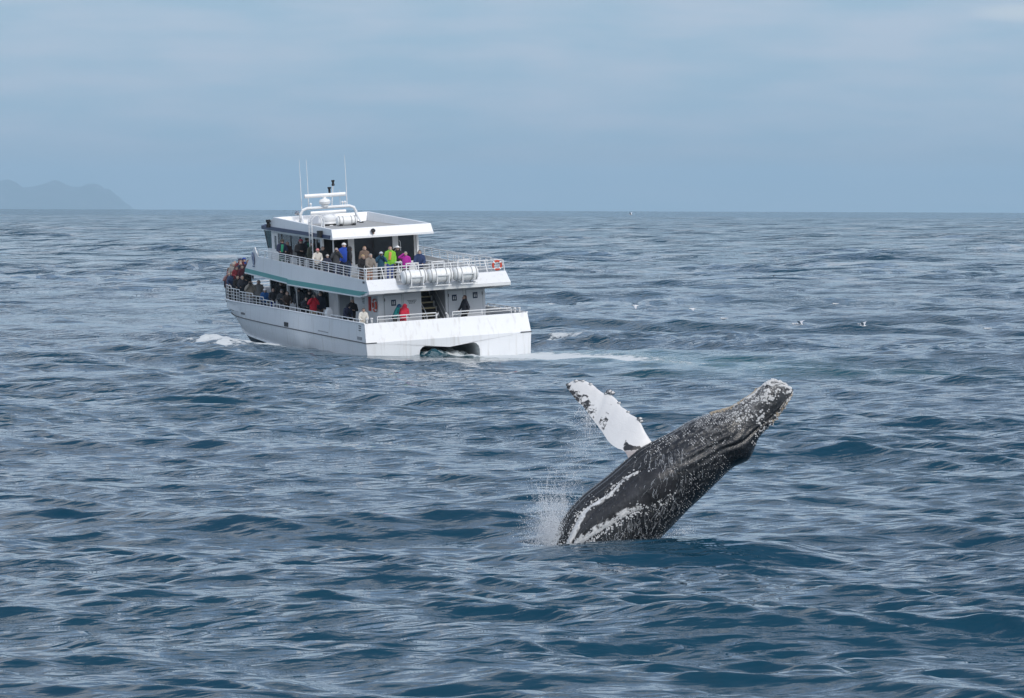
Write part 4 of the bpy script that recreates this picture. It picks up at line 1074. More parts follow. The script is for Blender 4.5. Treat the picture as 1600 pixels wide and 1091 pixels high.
# ---- upper deck
def upper_deck():
    # slab
    MB().slab([(-3.84, 1.6, 3.52), (3.84, 1.6, 3.52), (3.84, 23.2, 3.52), (-3.84, 23.2, 3.52)], (0, 0, .2)).build('upper_deck', GREYDECK, boat)
    for sx in (-1, 1):
        # side bulwark panel, its forward end raised to a wing
        top = [(1.53, 4.14), (10, 4.26), (16, 4.36), (22.0, 4.43), (22.6, 4.92)]
        bot = [(24.5, 3.66), (16.1, 3.50), (16.05, 3.46), (2.6, 3.52), (1.02, 3.60)]
        P = [(sx * (3.85 + .05 * (4.3 - z)), y, z) for y, z in top + bot]
        w = MB().slab(P, (-sx * .06, 0, 0)).build('side_bulwark', WHITE, boat)
        # teal stripe and thin white lip below it
        T = [(sx * (3.91 + .05 * (3.5 - z)), y, z) for y, z in [(24.5, 3.66), (16.1, 3.50), (16.1, 3.27), (24.56, 3.43)]]
        T2 = [(sx * (3.91 + .05 * (3.5 - z)), y, z) for y, z in [(16.05, 3.46), (2.0, 3.53), (1.02, 3.58), (2.62, 3.28), (16.05, 3.21)]]
        MB().slab(T, (-sx * .05, 0, 0)).slab(T2, (-sx * .05, 0, 0)).build('teal_stripe', TEAL, w)
        L = [(sx * 3.93, y, z) for y, z in [(24.56, 3.43), (16.1, 3.27), (16.1, 3.20), (24.6, 3.36)]]
        L2 = [(sx * 3.93, y, z) for y, z in [(16.05, 3.21), (2.62, 3.28), (1.0, 3.46), (1.2, 3.38), (2.7, 3.20), (16.05, 3.14)]]
        MB().slab(L, (-sx * .9, 0, 0)).slab(L2, (-sx * .9, 0, 0)).build('deck_lip', WHITE2, w)
    # soffit joining the lips
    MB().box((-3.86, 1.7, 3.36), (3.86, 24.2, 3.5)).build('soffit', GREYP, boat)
    MB().slab([(-3.0, 16.5, 3.34), (-3.85, 16.5, 3.30), (-3.85, 24.0, 3.48), (-3.2, 24.0, 3.30)], (0, 0, -.07)).build('wing_bracket', WHITE, boat)
    # aft bulwark: left, right and a low strip under the raft notch
    def aft(x0, x1, za, zb):
        ya = lambda z: 1.53 - (4.15 - z) * 1.07
        f = lambda x, z: x * (1 + .028 * (4.15 - z))
        return [(f(x0, za), ya(za), za), (f(x1, za), ya(za), za), (x1 if zb > 4.1 else f(x1, zb), ya(zb), zb), (x0 if zb > 4.1 else f(x0, zb), ya(zb), zb)]
    w = MB()
    w.slab(aft(-3.85, -2.25, 3.60, 4.15), (0, .07, 0)); w.slab(aft(2.15, 3.85, 3.60, 4.15), (0, .07, 0)); w.slab(aft(-2.25, 2.15, 3.60, 3.82), (0, .07, 0))
    W = w.build('aft_bulwark', WHITE, boat)
    MB().hexa([(-3.90, .95, 3.44), (3.90, .95, 3.44), (3.90, 1.75, 3.40), (-3.90, 1.75, 3.40), (-3.905, .93, 3.597), (3.905, .93, 3.597), (3.905, 1.75, 3.597), (-3.905, 1.75, 3.597)]).build('aft_lip', WHITE2, boat)
    MB().box((-2.3, 1.25, 3.62), (2.2, 1.70, 3.72)).build('raft_shelf', DARKDECK, boat)
    # emblem on the port wing, an oval badge
    b = MB(); n = 20
    for (ry, rz, x, mi) in ((.22, .36, -3.912, 0), (.17, .29, -3.918, 1), (.08, .16, -3.924, 0)):
        ring = [(x, 22.75 + ry * math.cos(2*math.pi*k/n) + .1 * math.sin(2*math.pi*k/n), 4.28 + rz * math.sin(2*math.pi*k/n)) for k in range(n)]
        b.slab(ring, (.02, 0, 0), mi)
    b.box((-3.915, 22.5, 3.82), (-3.90, 22.9, 3.88), 0)
    b.build('emblem', [plain('badge_blue', (.06, .10, .22), .5), plain('badge_pale', (.45, .50, .58), .5)], boat)
    MB().box((-3.92, 1.75, 3.98), (-3.89, 1.95, 4.08)).build('side_light', INK, boat)
upper_deck()
BARS = (.28, .52, .76, 1.0)
for sx in (-1, 1):
    rail_run('upper_rail', [(sx*3.82, 1.6, 4.14), (sx*3.82, 10, 4.26), (sx*3.82, 16, 4.36), (sx*3.82, 22.0, 4.43)], lambda f: .57 - .20 * f, BARS, 1.32, .022, (-sx * .05, 0, 0))
rail_run('upper_rail', [(-3.80, 1.56, 4.15), (3.80, 1.56, 4.15)], .58, BARS, .95, .024, (0, .42, 0))
rail_run('upper_rail', [(3.7, 3.4, UP_Z), (3.3, 9.5, UP_Z)], 1.05, (.25, .5, .75, 1.0), .8, .02)
# side rails round the head of the stairs
rail_run('stair_guard', [(-.75, 2.7, UP_Z), (-.75, 6.2, UP_Z), (.95, 6.2, UP_Z), (.95, 2.7, UP_Z)], .95, (.5, 1.0), 1.4, .022)

# ---- wheelhouse and upper cabin
UC_X0, UC_X1, UC_Y0, UC_Y1, UC_TOP = -2.62, 2.72, 13.0, 23.2, 5.79
def upper_cabin():
    # aft wall: post, wide dark window, post, narrow window, corner post
    zs, zt = UP_Z, UC_TOP
    b = MB(); b.box((-1.22, UC_Y0, zs), (2.72, UC_Y0 + .08, 4.22)); b.box((-1.22, UC_Y0, 5.68), (2.72, UC_Y0 + .08, zt))
    w = b.build('cabin_wall', WHITE, boat)
    for x0, x1 in ((-1.24, -.90), (1.30, 1.62), (2.52, 2.74)):
        MB().box((x0, UC_Y0 - .012, zs), (x1, UC_Y0 + .10, zt - .003)).build('window_post', WHITE2, w)
    for x0, x1 in ((-.90, .18), (.22, 1.30), (1.62, 2.52)):
        MB().box((x0 + .01, UC_Y0 + .02, 4.22), (x1 - .01, UC_Y0 + .05, 5.68)).build('window_pane', GLASSM, w)
    MB().box((.18, UC_Y0 + .01, 4.22), (.22, UC_Y0 + .06, 5.68)).build('mullion', BLACK, w)
    MB().tube([(1.72, UC_Y0 - .06, 4.3), (1.72, UC_Y0 - .06, 5.3), (1.66, UC_Y0, 5.4)], .022, 5).build('grab_rail', STEELW, w)
    # recessed entry on the port quarter
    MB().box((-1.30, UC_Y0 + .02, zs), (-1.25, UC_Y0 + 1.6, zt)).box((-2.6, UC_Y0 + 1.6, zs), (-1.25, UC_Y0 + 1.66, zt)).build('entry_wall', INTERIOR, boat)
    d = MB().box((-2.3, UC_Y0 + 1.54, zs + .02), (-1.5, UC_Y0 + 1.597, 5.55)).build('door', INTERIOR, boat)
    for sx, x in ((-1, UC_X0), (1, UC_X1)):
        lo, hi = (x, x + .08) if sx < 0 else (x - .08, x)
        ya = UC_Y0 + .6 if sx < 0 else UC_Y0 + .11
        b = MB(); b.box((lo, ya, zs), (hi, UC_Y1, 4.42)); b.box((lo, ya, 5.66), (hi, UC_Y1, zt))
        w = b.build('cabin_wall', WHITE, boat)
        ed = [ya, ya + .9, 15.8, 17.6, 19.4, 21.2, 22.0]
        for q, (y0, y1) in enumerate(zip(ed[:-1], ed[1:])):
            MB().box((lo + .02, y0 + .03, 4.42), (hi - .02, y1 - .03, 5.66)).build('window_pane', GLASSM, w)
            MB().box((lo - .006, y1 - .035, 4.42), (hi + .006, y1 + .035, 5.66)).build('window_post', INTERIOR if q not in (0, 5) else WHITE2, w)
        MB().box((lo - .015, ya - .28, zs), (hi + .015, ya + .02, zt - .003)).build('corner_post', WHITE2, w)
        MB().box((lo - .012, 22.04, zs + .05), (hi + .012, 22.75, 5.64)).build('door', WHITE2, w)
        MB().box((lo - .02, 22.2, 4.75), (hi + .02, 22.6, 5.5)).build('door_window', GLASSM, w)
        MB().box((lo - .012, 22.8, zs), (hi + .012, 23.2, zt)).build('corner_post', WHITE2, w)
        # raked forward side pane of the wheelhouse
        xx = x + (.0 if sx < 0 else -.03)
        MB().slab([(xx, 23.25, 4.75), (xx, 24.0, 4.75), (xx, 24.6, 5.70), (xx, 23.25, 5.70)], (.03, 0, 0)).build('wheelhouse_pane', CLEAR, boat)
        MB().tube([(xx + .015, 24.02, 4.72), (xx + .015, 24.62, 5.72)], .035, 5).build('window_post', BLACK, boat)
        MB().box((xx - .02, 23.2, zs), (xx + .05, 24.0, 4.74)).build('wheelhouse_side', WHITE, boat)
    f = MB(); f.slab([(UC_X0, 24.02, 4.73), (UC_X1, 24.02, 4.73), (UC_X1, 24.02, UP_Z), (UC_X0, 24.02, UP_Z)], (0, .06, 0)); F = f.build('wheelhouse_front', WHITE, boat)
    for k in range(4):
        x0 = UC_X0 + .05 + k * 1.32
        MB().slab([(x0, 24.03, 4.75), (x0 + 1.25, 24.03, 4.75), (x0 + 1.25, 24.62, 5.70), (x0, 24.62, 5.70)], (0, .03, 0)).build('wheelhouse_pane', CLEAR, F)
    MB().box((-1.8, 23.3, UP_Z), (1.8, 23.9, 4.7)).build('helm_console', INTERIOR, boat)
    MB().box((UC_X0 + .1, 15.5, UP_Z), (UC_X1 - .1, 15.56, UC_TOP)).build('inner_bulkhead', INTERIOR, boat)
    MB().tube([(-2.6, 11.3, UP_Z), (-2.6, 11.3, 5.8)], .04, 8).build('roof_post', STEELW, boat, True)
upper_cabin()

def roof():
    RW = 2.88
    # outer plate carrying the navy band, reaching forward as a visor
    MB().slab([(-RW, 10.5, 5.80), (RW, 10.5, 5.80), (RW, 24.2, 5.80), (2.5, 24.9, 5.80), (-2.5, 24.9, 5.80), (-RW, 24.2, 5.80)], (0, 0, .11)).build('roof', WHITE2, boat)
    R = [o for o in boat.children if o.name.startswith('roof') and o.type == 'MESH' and not o.name.startswith('roof_')][-1]
    for sx in (-1, 1):
        MB().box((sx*RW - .03, 10.9, 5.83), (sx*RW + .03, 24.2, 6.03)).build('navy_stripe', NAVY, R)
        MB().slab([(sx*RW, 24.21, 5.83), (sx*2.5, 24.915, 5.83), (sx*2.5, 24.915, 6.03), (sx*RW, 24.21, 6.03)], (0, .012, 0)).build('navy_stripe', NAVY, R)
    MB().box((-2.49, 24.9, 5.84), (2.49, 24.925, 6.03)).build('navy_stripe', NAVY, R)
    # raised coaming: outer faces lean in, grey well inside
    H = lambda y: 6.35 + (y - 10.8) * .0185
    ob = [(-2.86, 10.52), (2.86, 10.52), (2.86, 23.6), (-2.86, 23.6)]; ot = [(-2.82, 10.78), (2.82, 10.78), (2.78, 21.95), (-2.78, 22.1)]
    it = [(-2.68, 10.92), (2.68, 10.92), (2.64, 21.8), (-2.64, 21.95)]; ib = [(-2.55, 11.15), (2.55, 11.15), (2.5, 21.5), (-2.5, 21.6)]
    for k, nm in enumerate(('roof_coaming',) * 4):
        k2 = (k + 1) % 4
        a = [(ob[k][0], ob[k][1], 5.91), (ob[k2][0], ob[k2][1], 5.91), (ib[k2][0], ib[k2][1], 5.91), (ib[k][0], ib[k][1], 5.91),
             (ot[k][0], ot[k][1], H(ot[k][1])), (ot[k2][0], ot[k2][1], H(ot[k2][1])), (it[k2][0], it[k2][1], H(it[k2][1])), (it[k][0], it[k][1], H(it[k][1]))]
        MB().hexa(a).build('roof_coaming', WHITE, R)
    MB().slab([(-2.6, 11.1, 5.915), (2.6, 11.1, 5.915), (2.55, 21.7, 5.915), (-2.55, 21.7, 5.915)], (0, 0, .16)).build('roof_well', GREYDECK, R)
    return R
ROOF = roof()

def roof_gear():
    Z0 = 6.08
    # goalpost arch
    A = MB(); hz = 7.02
    y = 20.6
    A.tube([(-1.66, y + .1, Z0), (-1.62, y, 6.7), (-1.50, y, 6.93), (-1.25, y, hz), (1.25, y, hz), (1.50, y, 6.93), (1.62, y, 6.7), (1.66, y + .1, Z0)], .085, 8)
    A.tube([(-1.66, y - .8, Z0), (-1.60, y - .15, 6.6)], .06, 6); A.tube([(1.66, y - .8, Z0), (1.60, y - .15, 6.6)], .06, 6)
    ar = A.build('radar_arch', WHITE2, boat, True)
    for x in (-1.66, 1.66):
        for yy in (y + .1, y - .8): MB().lathe([(.13, Z0 - .01), (.13, Z0 + .05)], (x, yy, 0), n=8).build('arch_foot', BLACK, ar)
    # upper scanner on its pedestal
    MB().lathe([(.20, hz + .05), (.20, hz + .14), (.30, hz + .20), (.34, hz + .33), (.26, hz + .45), (.10, hz + .50), (.08, hz + .60)], (-.18, y, 0), n=14).build('radar_pedestal', WHITE2, ar, True)
    MB().loft([[(x, y + .10 * math.cos(a), hz + .68 + .115 * math.sin(a)) for a in np.linspace(0, 2*math.pi, 10)[:-1]] for x in (-1.34, -1.28, .98, 1.04)]).build('radar_scanner', WHITE2, ar, True)
    # lower scanner and dome behind the arch
    MB().lathe([(.42, Z0), (.36, Z0 + .22), (.40, Z0 + .30), (.36, Z0 + .48), (.18, Z0 + .60), (.06, Z0 + .62)], (-.40, 19.2, 0), n=14).build('radar_pedestal', WHITE2, boat, True)
    MB().loft([[(x, 19.2 + .09 * math.cos(a), Z0 + .74 + .10 * math.sin(a)) for a in np.linspace(0, 2*math.pi, 10)[:-1]] for x in (-1.45, -1.40, .55, .6)]).build('radar_scanner', WHITE2, boat, True)
    MB().box((-.75, 18.8, Z0), (-.1, 19.6, Z0 + .10)).build('pedestal_base', BLACK, boat)
    # mast with black navigation lights
    mz = hz
    M = MB().tube([(.22, y, mz), (.36, y, mz + 1.35)], .03, 6).tube([(.22, y, mz + .78), (.13, y, mz + .8)], .02, 5).build('light_mast', STEELW, ar)
    MB().lathe([(.07, mz + 1.18), (.10, mz + 1.22), (.06, mz + 1.34), (.10, mz + 1.46), (.10, mz + 1.5)], (.36, y, 0), n=10).build('mast_light', BLACK, M, True)
    MB().lathe([(.07, mz + .80), (.07, mz + 1.0), (.11, mz + 1.06), (.11, mz + 1.12)], (.13, y, 0), n=10).build('mast_light', BLACK, M, True)
    # whip aerials
    for x, yy, z0, h in ((-1.42, y + .4, 7.0, 2.75), (-.95, y + .6, 7.0, 2.72), (1.12, y, hz, 2.85), (.78, y + .2, hz, .95)):
        MB().tube([(x, yy, z0 - .05), (x, yy, z0 + .25), (x, yy, z0 + h * .6), (x - .01, yy, z0 + h)], .02, 5, radii=[.035, .028, .018, .010] if h > 1.5 else [.02, .016, .012, .008]).build('whip_aerial', WHITE2, ar)
    for x in (-1.0, .85, 1.0):
        MB().lathe([(.03, hz + .05), (.03, hz + .16), (.07, hz + .2), (.07, hz + .25), (.02, hz + .3)], (x, y, 0), n=8).build('gps_dome', WHITE2, ar, True)
    MB().lathe([(.11, 6.68), (.14, 6.76), (.13, 6.86), (.06, 6.92)], (-1.80, y + .1, 0), n=10).build('searchlight', plain('chrome', (.5, .5, .52), .2, 1.0), ar, True)
    # port side caged ladder
    L = MB(); yl = 13.9
    for q in (0, .52):
        L.tube([(-2.99, yl + q, 4.0), (-2.99, yl + q, 6.62)] + [(-2.99 + .36 * (1 - math.cos(a)), yl + q, 6.62 + .36 * math.sin(a)) for a in np.linspace(.3, math.pi, 8)] + [(-2.27, yl + q, 6.3)], .032, 6)
    lad = L.build('roof_ladder', STEELW, boat, True)
    for z in np.arange(4.2, 6.7, .3): MB().tube([(-2.99, yl, z), (-2.99, yl + .52, z)], .022, 5).build('ladder_rung', STEELW, lad)
    # speaker boxes and lights along the port eave
    MB().box((-3.06, 12.3, 5.86), (-2.87, 12.75, 6.22)).build('deck_speaker', BLACK, boat)
    MB().lathe([(.13, 5.98), (.13, 6.16), (.09, 6.18), (.09, 6.26), (.14, 6.28), (.14, 6.42)], (-2.95, 22.6, 0), n=10).build('horn_light', BLACK, boat, True)
    # floodlight on the aft eave
    f = MB().lathe([(.03, 10.40), (.10, 10.40), (.12, 10.50), (.10, 10.64)], (-.55, 0, 6.17), axis='Y', n=12).build('floodlight', BLACK, boat, True)
    MB().box((-.58, 10.42, 5.99), (-.52, 10.66, 6.08)).build('light_bracket', plain('rust_bracket', (.18, .10, .06), .7), f)
roof_gear()
bpy.context.view_layer.update()

# ---- life rafts in white canisters on the aft bulwark, and the one on the roof
def raft(loc, rz=0, L=1.33, R=.36, horizontal=True, label='', roofpack=False):
    root = empty('life_raft')
    root.matrix_world = BOAT_M @ Matrix.Translation(loc) @ Matrix.Rotation(rz, 4, 'Z')
    tag(root, label, 'life raft', 'life raft canisters')
    h = L / 2
    b = MB().lathe([(.08, -h), (R * .72, -h + .01), (R * .93, -h + .06), (R, -h + .14), (R, -.035), (R * 1.03, -.03), (R * 1.03, .03), (R, .035), (R, h - .14), (R * .93, h - .06), (R * .72, h - .01), (.08, h)], (0, 0, 0), 'X', 20)
    b.build('canister', plain('canister_grp', (.82, .82, .80), .45, 0, .08, 4), root, True)
    for x in (-h * .78, -h * .42, h * .42, h * .78):
        MB().lathe([(R + .001, x - .03), (R + .02, x - .02), (R + .02, x + .02), (R + .001, x + .03)], (0, 0, 0), 'X', 20).build('strap', plain('strap_grey', (.42, .42, .41), .7), root, True)
    if not roofpack:
        cr = MB()
        for x in (-.28, .38):
            cr.box((x - .025, -R - .05, -R - .12), (x + .025, -R - .01, .02)).box((x - .025, -R - .05, -R - .12), (x + .025, R, -R - .06)).box((x - .025, R - .02, -R - .1), (x + .025, R + .03, .72))
        cr.box((-.30, -R - .06, -.02), (.40, -R - .02, .03)).box((-.42, -R - .14, -R - .16), (.48, -R + .1, -R - .121))
        cr.box((-.30, R - .02, .66), (.40, R + .03, .72))
        cr.build('cradle', STEELW, root)
    else:
        MB().box((-h * .8, -R, -R - .06), (-h * .55, R, -R + .08)).box((h * .55, -R, -R - .06), (h * .8, R, -R + .08)).build('cradle', BLACK, root)
    return root
raft((-1.46, .76, 4.22), label='white life raft canister nearest the port side on the upper deck stern')
raft((-.05, .76, 4.22), label='white life raft canister between two others on the upper deck stern')
raft((1.36, .76, 4.22), label='white life raft canister next to the bare starboard end of the upper deck stern')
r = raft((.25, 18.0, 6.36), L=1.15, R=.25, label='white life raft canister with dark straps lying on the cabin roof', roofpack=True)
r2 = None

# ---- life rings
def life_ring(loc, ax, label, s=1.0):
    root_m = BOAT_M @ Matrix.Translation(loc) @ Matrix.Scale(s, 4)
    b = MB(); rings = []
    n = 20
    for k in range(n):
        a = 2 * math.pi * k / n; ring = []
        for q in range(8):
            t = 2 * math.pi * q / 8; r = .29 + .075 * math.cos(t); d = .055 * math.sin(t)
            ring.append((d, r * math.cos(a), r * math.sin(a)) if ax == 'X' else (r * math.cos(a), d, r * math.sin(a)))
        rings.append(ring)
    rings.append(rings[0])
    b.loft(rings, 0, False)
    o = b.build('life_ring', plain('ring_orange', (.55, .06, .025), .5), None, True)
    o.matrix_world = root_m
    tag(o, label, 'life ring', 'life rings')
    w = MB()
    for k in range(4):
        a0 = math.pi / 4 + k * math.pi / 2; rr = []
        for a in (a0 - .16, a0, a0 + .16):
            ring = []
            for q in range(8):
                t = 2 * math.pi * q / 8; r = .29 + .080 * math.cos(t); d = .060 * math.sin(t)
                ring.append((d, r * math.cos(a), r * math.sin(a)) if ax == 'X' else (r * math.cos(a), d, r * math.sin(a)))
            rr.append(ring)
        w.loft(rr)
    w.build('ring_band', WHITE2, o, True)
life_ring((-2.97, 3.1, 2.70), 'X', 'orange life ring hung on the white cabin wall beside the stern corner')
life_ring((3.45, 1.70, 4.46), 'Y', 'red and white life ring tied to the upper stern rail at its starboard end', s=.78)

# ------------------------------------------------------------------ passengers
CLOTH = {}
def cloth(col, rough=0.85):
    key = 'cloth_%02x%02x%02x' % tuple(int(c * 255) for c in col)
    return plain(key, col, rough, 0, .22, 14)
SKIN = plain('skin', (0.46, 0.31, 0.24), 0.6, 0, .1, 20)
EYE = plain('eye', (0.02, 0.015, 0.012), 0.2)
def capsule(bm, a, b, ra, rb, sx=1.0, sy=1.0):
    a, b = Vector(a), Vector(b); d = b - a; L = d.length
    d = d.normalized() if L > 1e-5 else Vector((0, 0, 1))
    u = d.orthogonal().normalized() if abs(d.z) < .95 else Vector((1, 0, 0)); u = (u - d * u.dot(d)).normalized(); w = d.cross(u)
    prof = [(-ra * math.cos(t), ra * math.sin(t)) for t in (.25, .7, 1.1, 1.5708)] + [(L + rb * math.sin(t), rb * math.cos(t)) for t in (0, .5, .9, 1.32)]
    rings = []
    for h, r in prof:
        rings.append([bm.verts.new(a + d * h + u * (r * sx * math.cos(k * math.pi / 5)) + w * (r * sy * math.sin(k * math.pi / 5))) for k in range(10)])
    for r0, r1 in zip(rings[:-1], rings[1:]):
        for k in range(10): bm.faces.new((r0[k], r0[(k+1) % 10], r1[(k+1) % 10], r1[k]))
    bm.faces.new(rings[0][::-1]); bm.faces.new(rings[-1])
ARMS = {   # elbow and hand for the (left, right) arm
    'stand': [((-.27, -.02, 1.13), (-.26, .08, .88)), ((.27, -.02, 1.13), (.26, .08, .88))],
    'rail': [((-.27, .13, 1.16), (-.17, .38, 1.08)), ((.27, .13, 1.16), (.17, .38, 1.08))],
    'camera': [((-.29, .16, 1.24), (-.075, .25, 1.56)), ((.29, .16, 1.24), (.075, .25, 1.56))],
    'fold': [((-.27, .06, 1.16), (.06, .20, 1.17)), ((.27, .06, 1.16), (-.06, .20, 1.13))],
    'brow': [((-.27, .02, 1.14), (-.20, .22, 1.0)), ((.36, .10, 1.42), (.10, .15, 1.62))],
    'hold': [((-.27, .05, 1.15), (-.08, .27, 1.14)), ((.27, .05, 1.15), (.08, .27, 1.16))],
    'step': [((-.30, -.10, 1.15), (-.34, -.05, .90)), ((.27, .08, 1.14), (.22, .22, .98))],
}
def build_person(pose, lean, wide, hair, turn, stride):
    """one continuous body; returns evaluated mesh arrays and a region id per face"""
    bm = bmesh.new(); segs = []
    R = Matrix.Rotation(-lean, 4, 'X'); hip = Vector((0, 0, .95))
    up = lambda p: hip + (R @ (Vector(p) - hip))
    def seg(reg, a, b, ra, rb, sx=1, sy=1, upper=True):
        if upper: a, b = up(a), up(b)
        capsule(bm, a, b, ra, rb, sx, sy); segs.append((reg, np.array(a), np.array(b), (ra + rb) / 2 * max(sx, sy)))
    tx, ty = .0, .0
    # trunk
    seg('coat', (0, -.01, .98), (0, 0, 1.22), .155 * wide, .165 * wide, 1.12, .80)
    seg('coat', (0, 0, 1.22), (0, -.01, 1.40), .165 * wide, .15 * wide, 1.22, .78)
    seg('coat', (-.13, -.01, 1.42), (.13, -.01, 1.42), .085, .085)
    seg('skin', (0, 0, 1.42), (0, .02, 1.55), .062, .058)
    Hd = Matrix.Rotation(turn, 4, 'Z')
    hc = Vector((0, .03, 1.0)) ; base = Vector((0, .01, 1.52))
    hp = lambda x, y, z: base + Hd @ Vector((x, y, z))
    seg('head', hp(0, .02, .075), hp(0, .0, .135), .083, .098, .92, 1.06)
    seg('head', hp(0, .075, .035), hp(0, .06, .06), .05, .06)                   # jaw
    seg('head', hp(0, .112, .095), hp(0, .122, .075), .016, .020)              # nose
    for s in (-1, 1): seg('head', hp(s * .095, .0, .085), hp(s * .098, -.01, .11), .020, .022)   # ears
    for s, (e, h) in zip((-1, 1), ARMS[pose]):
        seg('coat', (s * .195, -.01, 1.41), e, .070 * wide, .056 * wide); seg('coat', e, h, .056 * wide, .043 * wide)
        e, h = Vector(e), Vector(h); d = (h - e).normalized()
        seg('skin', h, h + d * .09, .040, .032, 1, .7)
        side = Vector((-s, 0, 0)); seg('skin', h + d * .02 + side * .03, h + d * .07 + side * .055, .016, .013)
    for s in (-1, 1):
        kx, ky = s * .105, stride * s * .16
        seg('legs', (s * .092, -.01, .93), (kx, .03 + ky * .6, .50), .098 * wide, .066, upper=False); seg('legs', (kx, .03 + ky * .6, .50), (s * .11, -.02 + ky, .10), .066, .046, upper=False)
        seg('shoe', (s * .11, -.04 + ky, .045), (s * .125, .14 + ky, .04), .046, .042, upper=False)
    seg('legs', (-.06, -.02, .95), (.06, -.02, .95), .125 * wide, .125 * wide, upper=False)
    if hair == 'long':
        seg('hair', hp(0, -.05, .14), hp(0, -.075, -.10), .088, .075, 1.05, .75)
    elif hair == 'hood':
        seg('hair', hp(0, -.02, .11), hp(0, -.03, .06), .128, .13)
    me = bpy.data.meshes.new('tmp'); bm.to_mesh(me); bm.free()
    o = bpy.data.objects.new('tmp', me); COL.objects.link(o)
    m = o.modifiers.new('r', 'REMESH'); m.mode = 'VOXEL'; m.voxel_size = .028
    m = o.modifiers.new('s', 'SMOOTH'); m.factor = .45; m.iterations = 2
    dg = bpy.context.evaluated_depsgraph_get(); ev = o.evaluated_get(dg); em = ev.to_mesh()
    V = np.zeros(len(em.vertices) * 3, np.float32); em.vertices.foreach_get('co', V); V = V.reshape(-1, 3).astype(float)
    Nn = np.zeros(len(em.vertices) * 3, np.float32); em.vertices.foreach_get('normal', Nn); Nn = Nn.reshape(-1, 3).astype(float)
    F = np.array([list(p.vertices) if len(p.vertices) == 4 else list(p.vertices) + [p.vertices[0]] for p in em.polygons])[:, :4]
    ev.to_mesh_clear(); bpy.data.objects.remove(o); bpy.data.meshes.remove(me)
    C = V[F].mean(1); best = np.full(len(C), 1e9); reg = np.zeros(len(C), int)
    names = ['skin', 'head', 'coat', 'legs', 'shoe', 'hair']
    for r, a, b, rad in segs:
        d = b - a; t = np.clip(((C - a) @ d) / max(d @ d, 1e-9), 0, 1); ds = np.linalg.norm(C - a - t[:, None] * d, axis=1) - rad
        mk = ds < best; best[mk] = ds[mk]; reg[mk] = names.index(r)
    return V, Nn, F, reg, np.array(up(hp(0, 0, .24))), [np.array(up(hp(s * .034, .104, .12))) for s in (-1, 1)], [np.array(up(hp(0, 0, .13))), np.array((R @ Hd @ Vector((0, 1, 0)))), np.array((R @ Vector((0, 0, 1))))], np.array(up(hp(0, .27, .10)))
def sub_mesh(name, V, Nn, F, mask, off, mat, parent):
    f = F[mask]
    if not len(f): return None
    idx, inv = np.unique(f, return_inverse=True); f = inv.reshape(-1, 4)
    me = np_mesh(name, V[idx] + Nn[idx] * off, f)
    return link(name, me, [mat], parent, smooth=True)
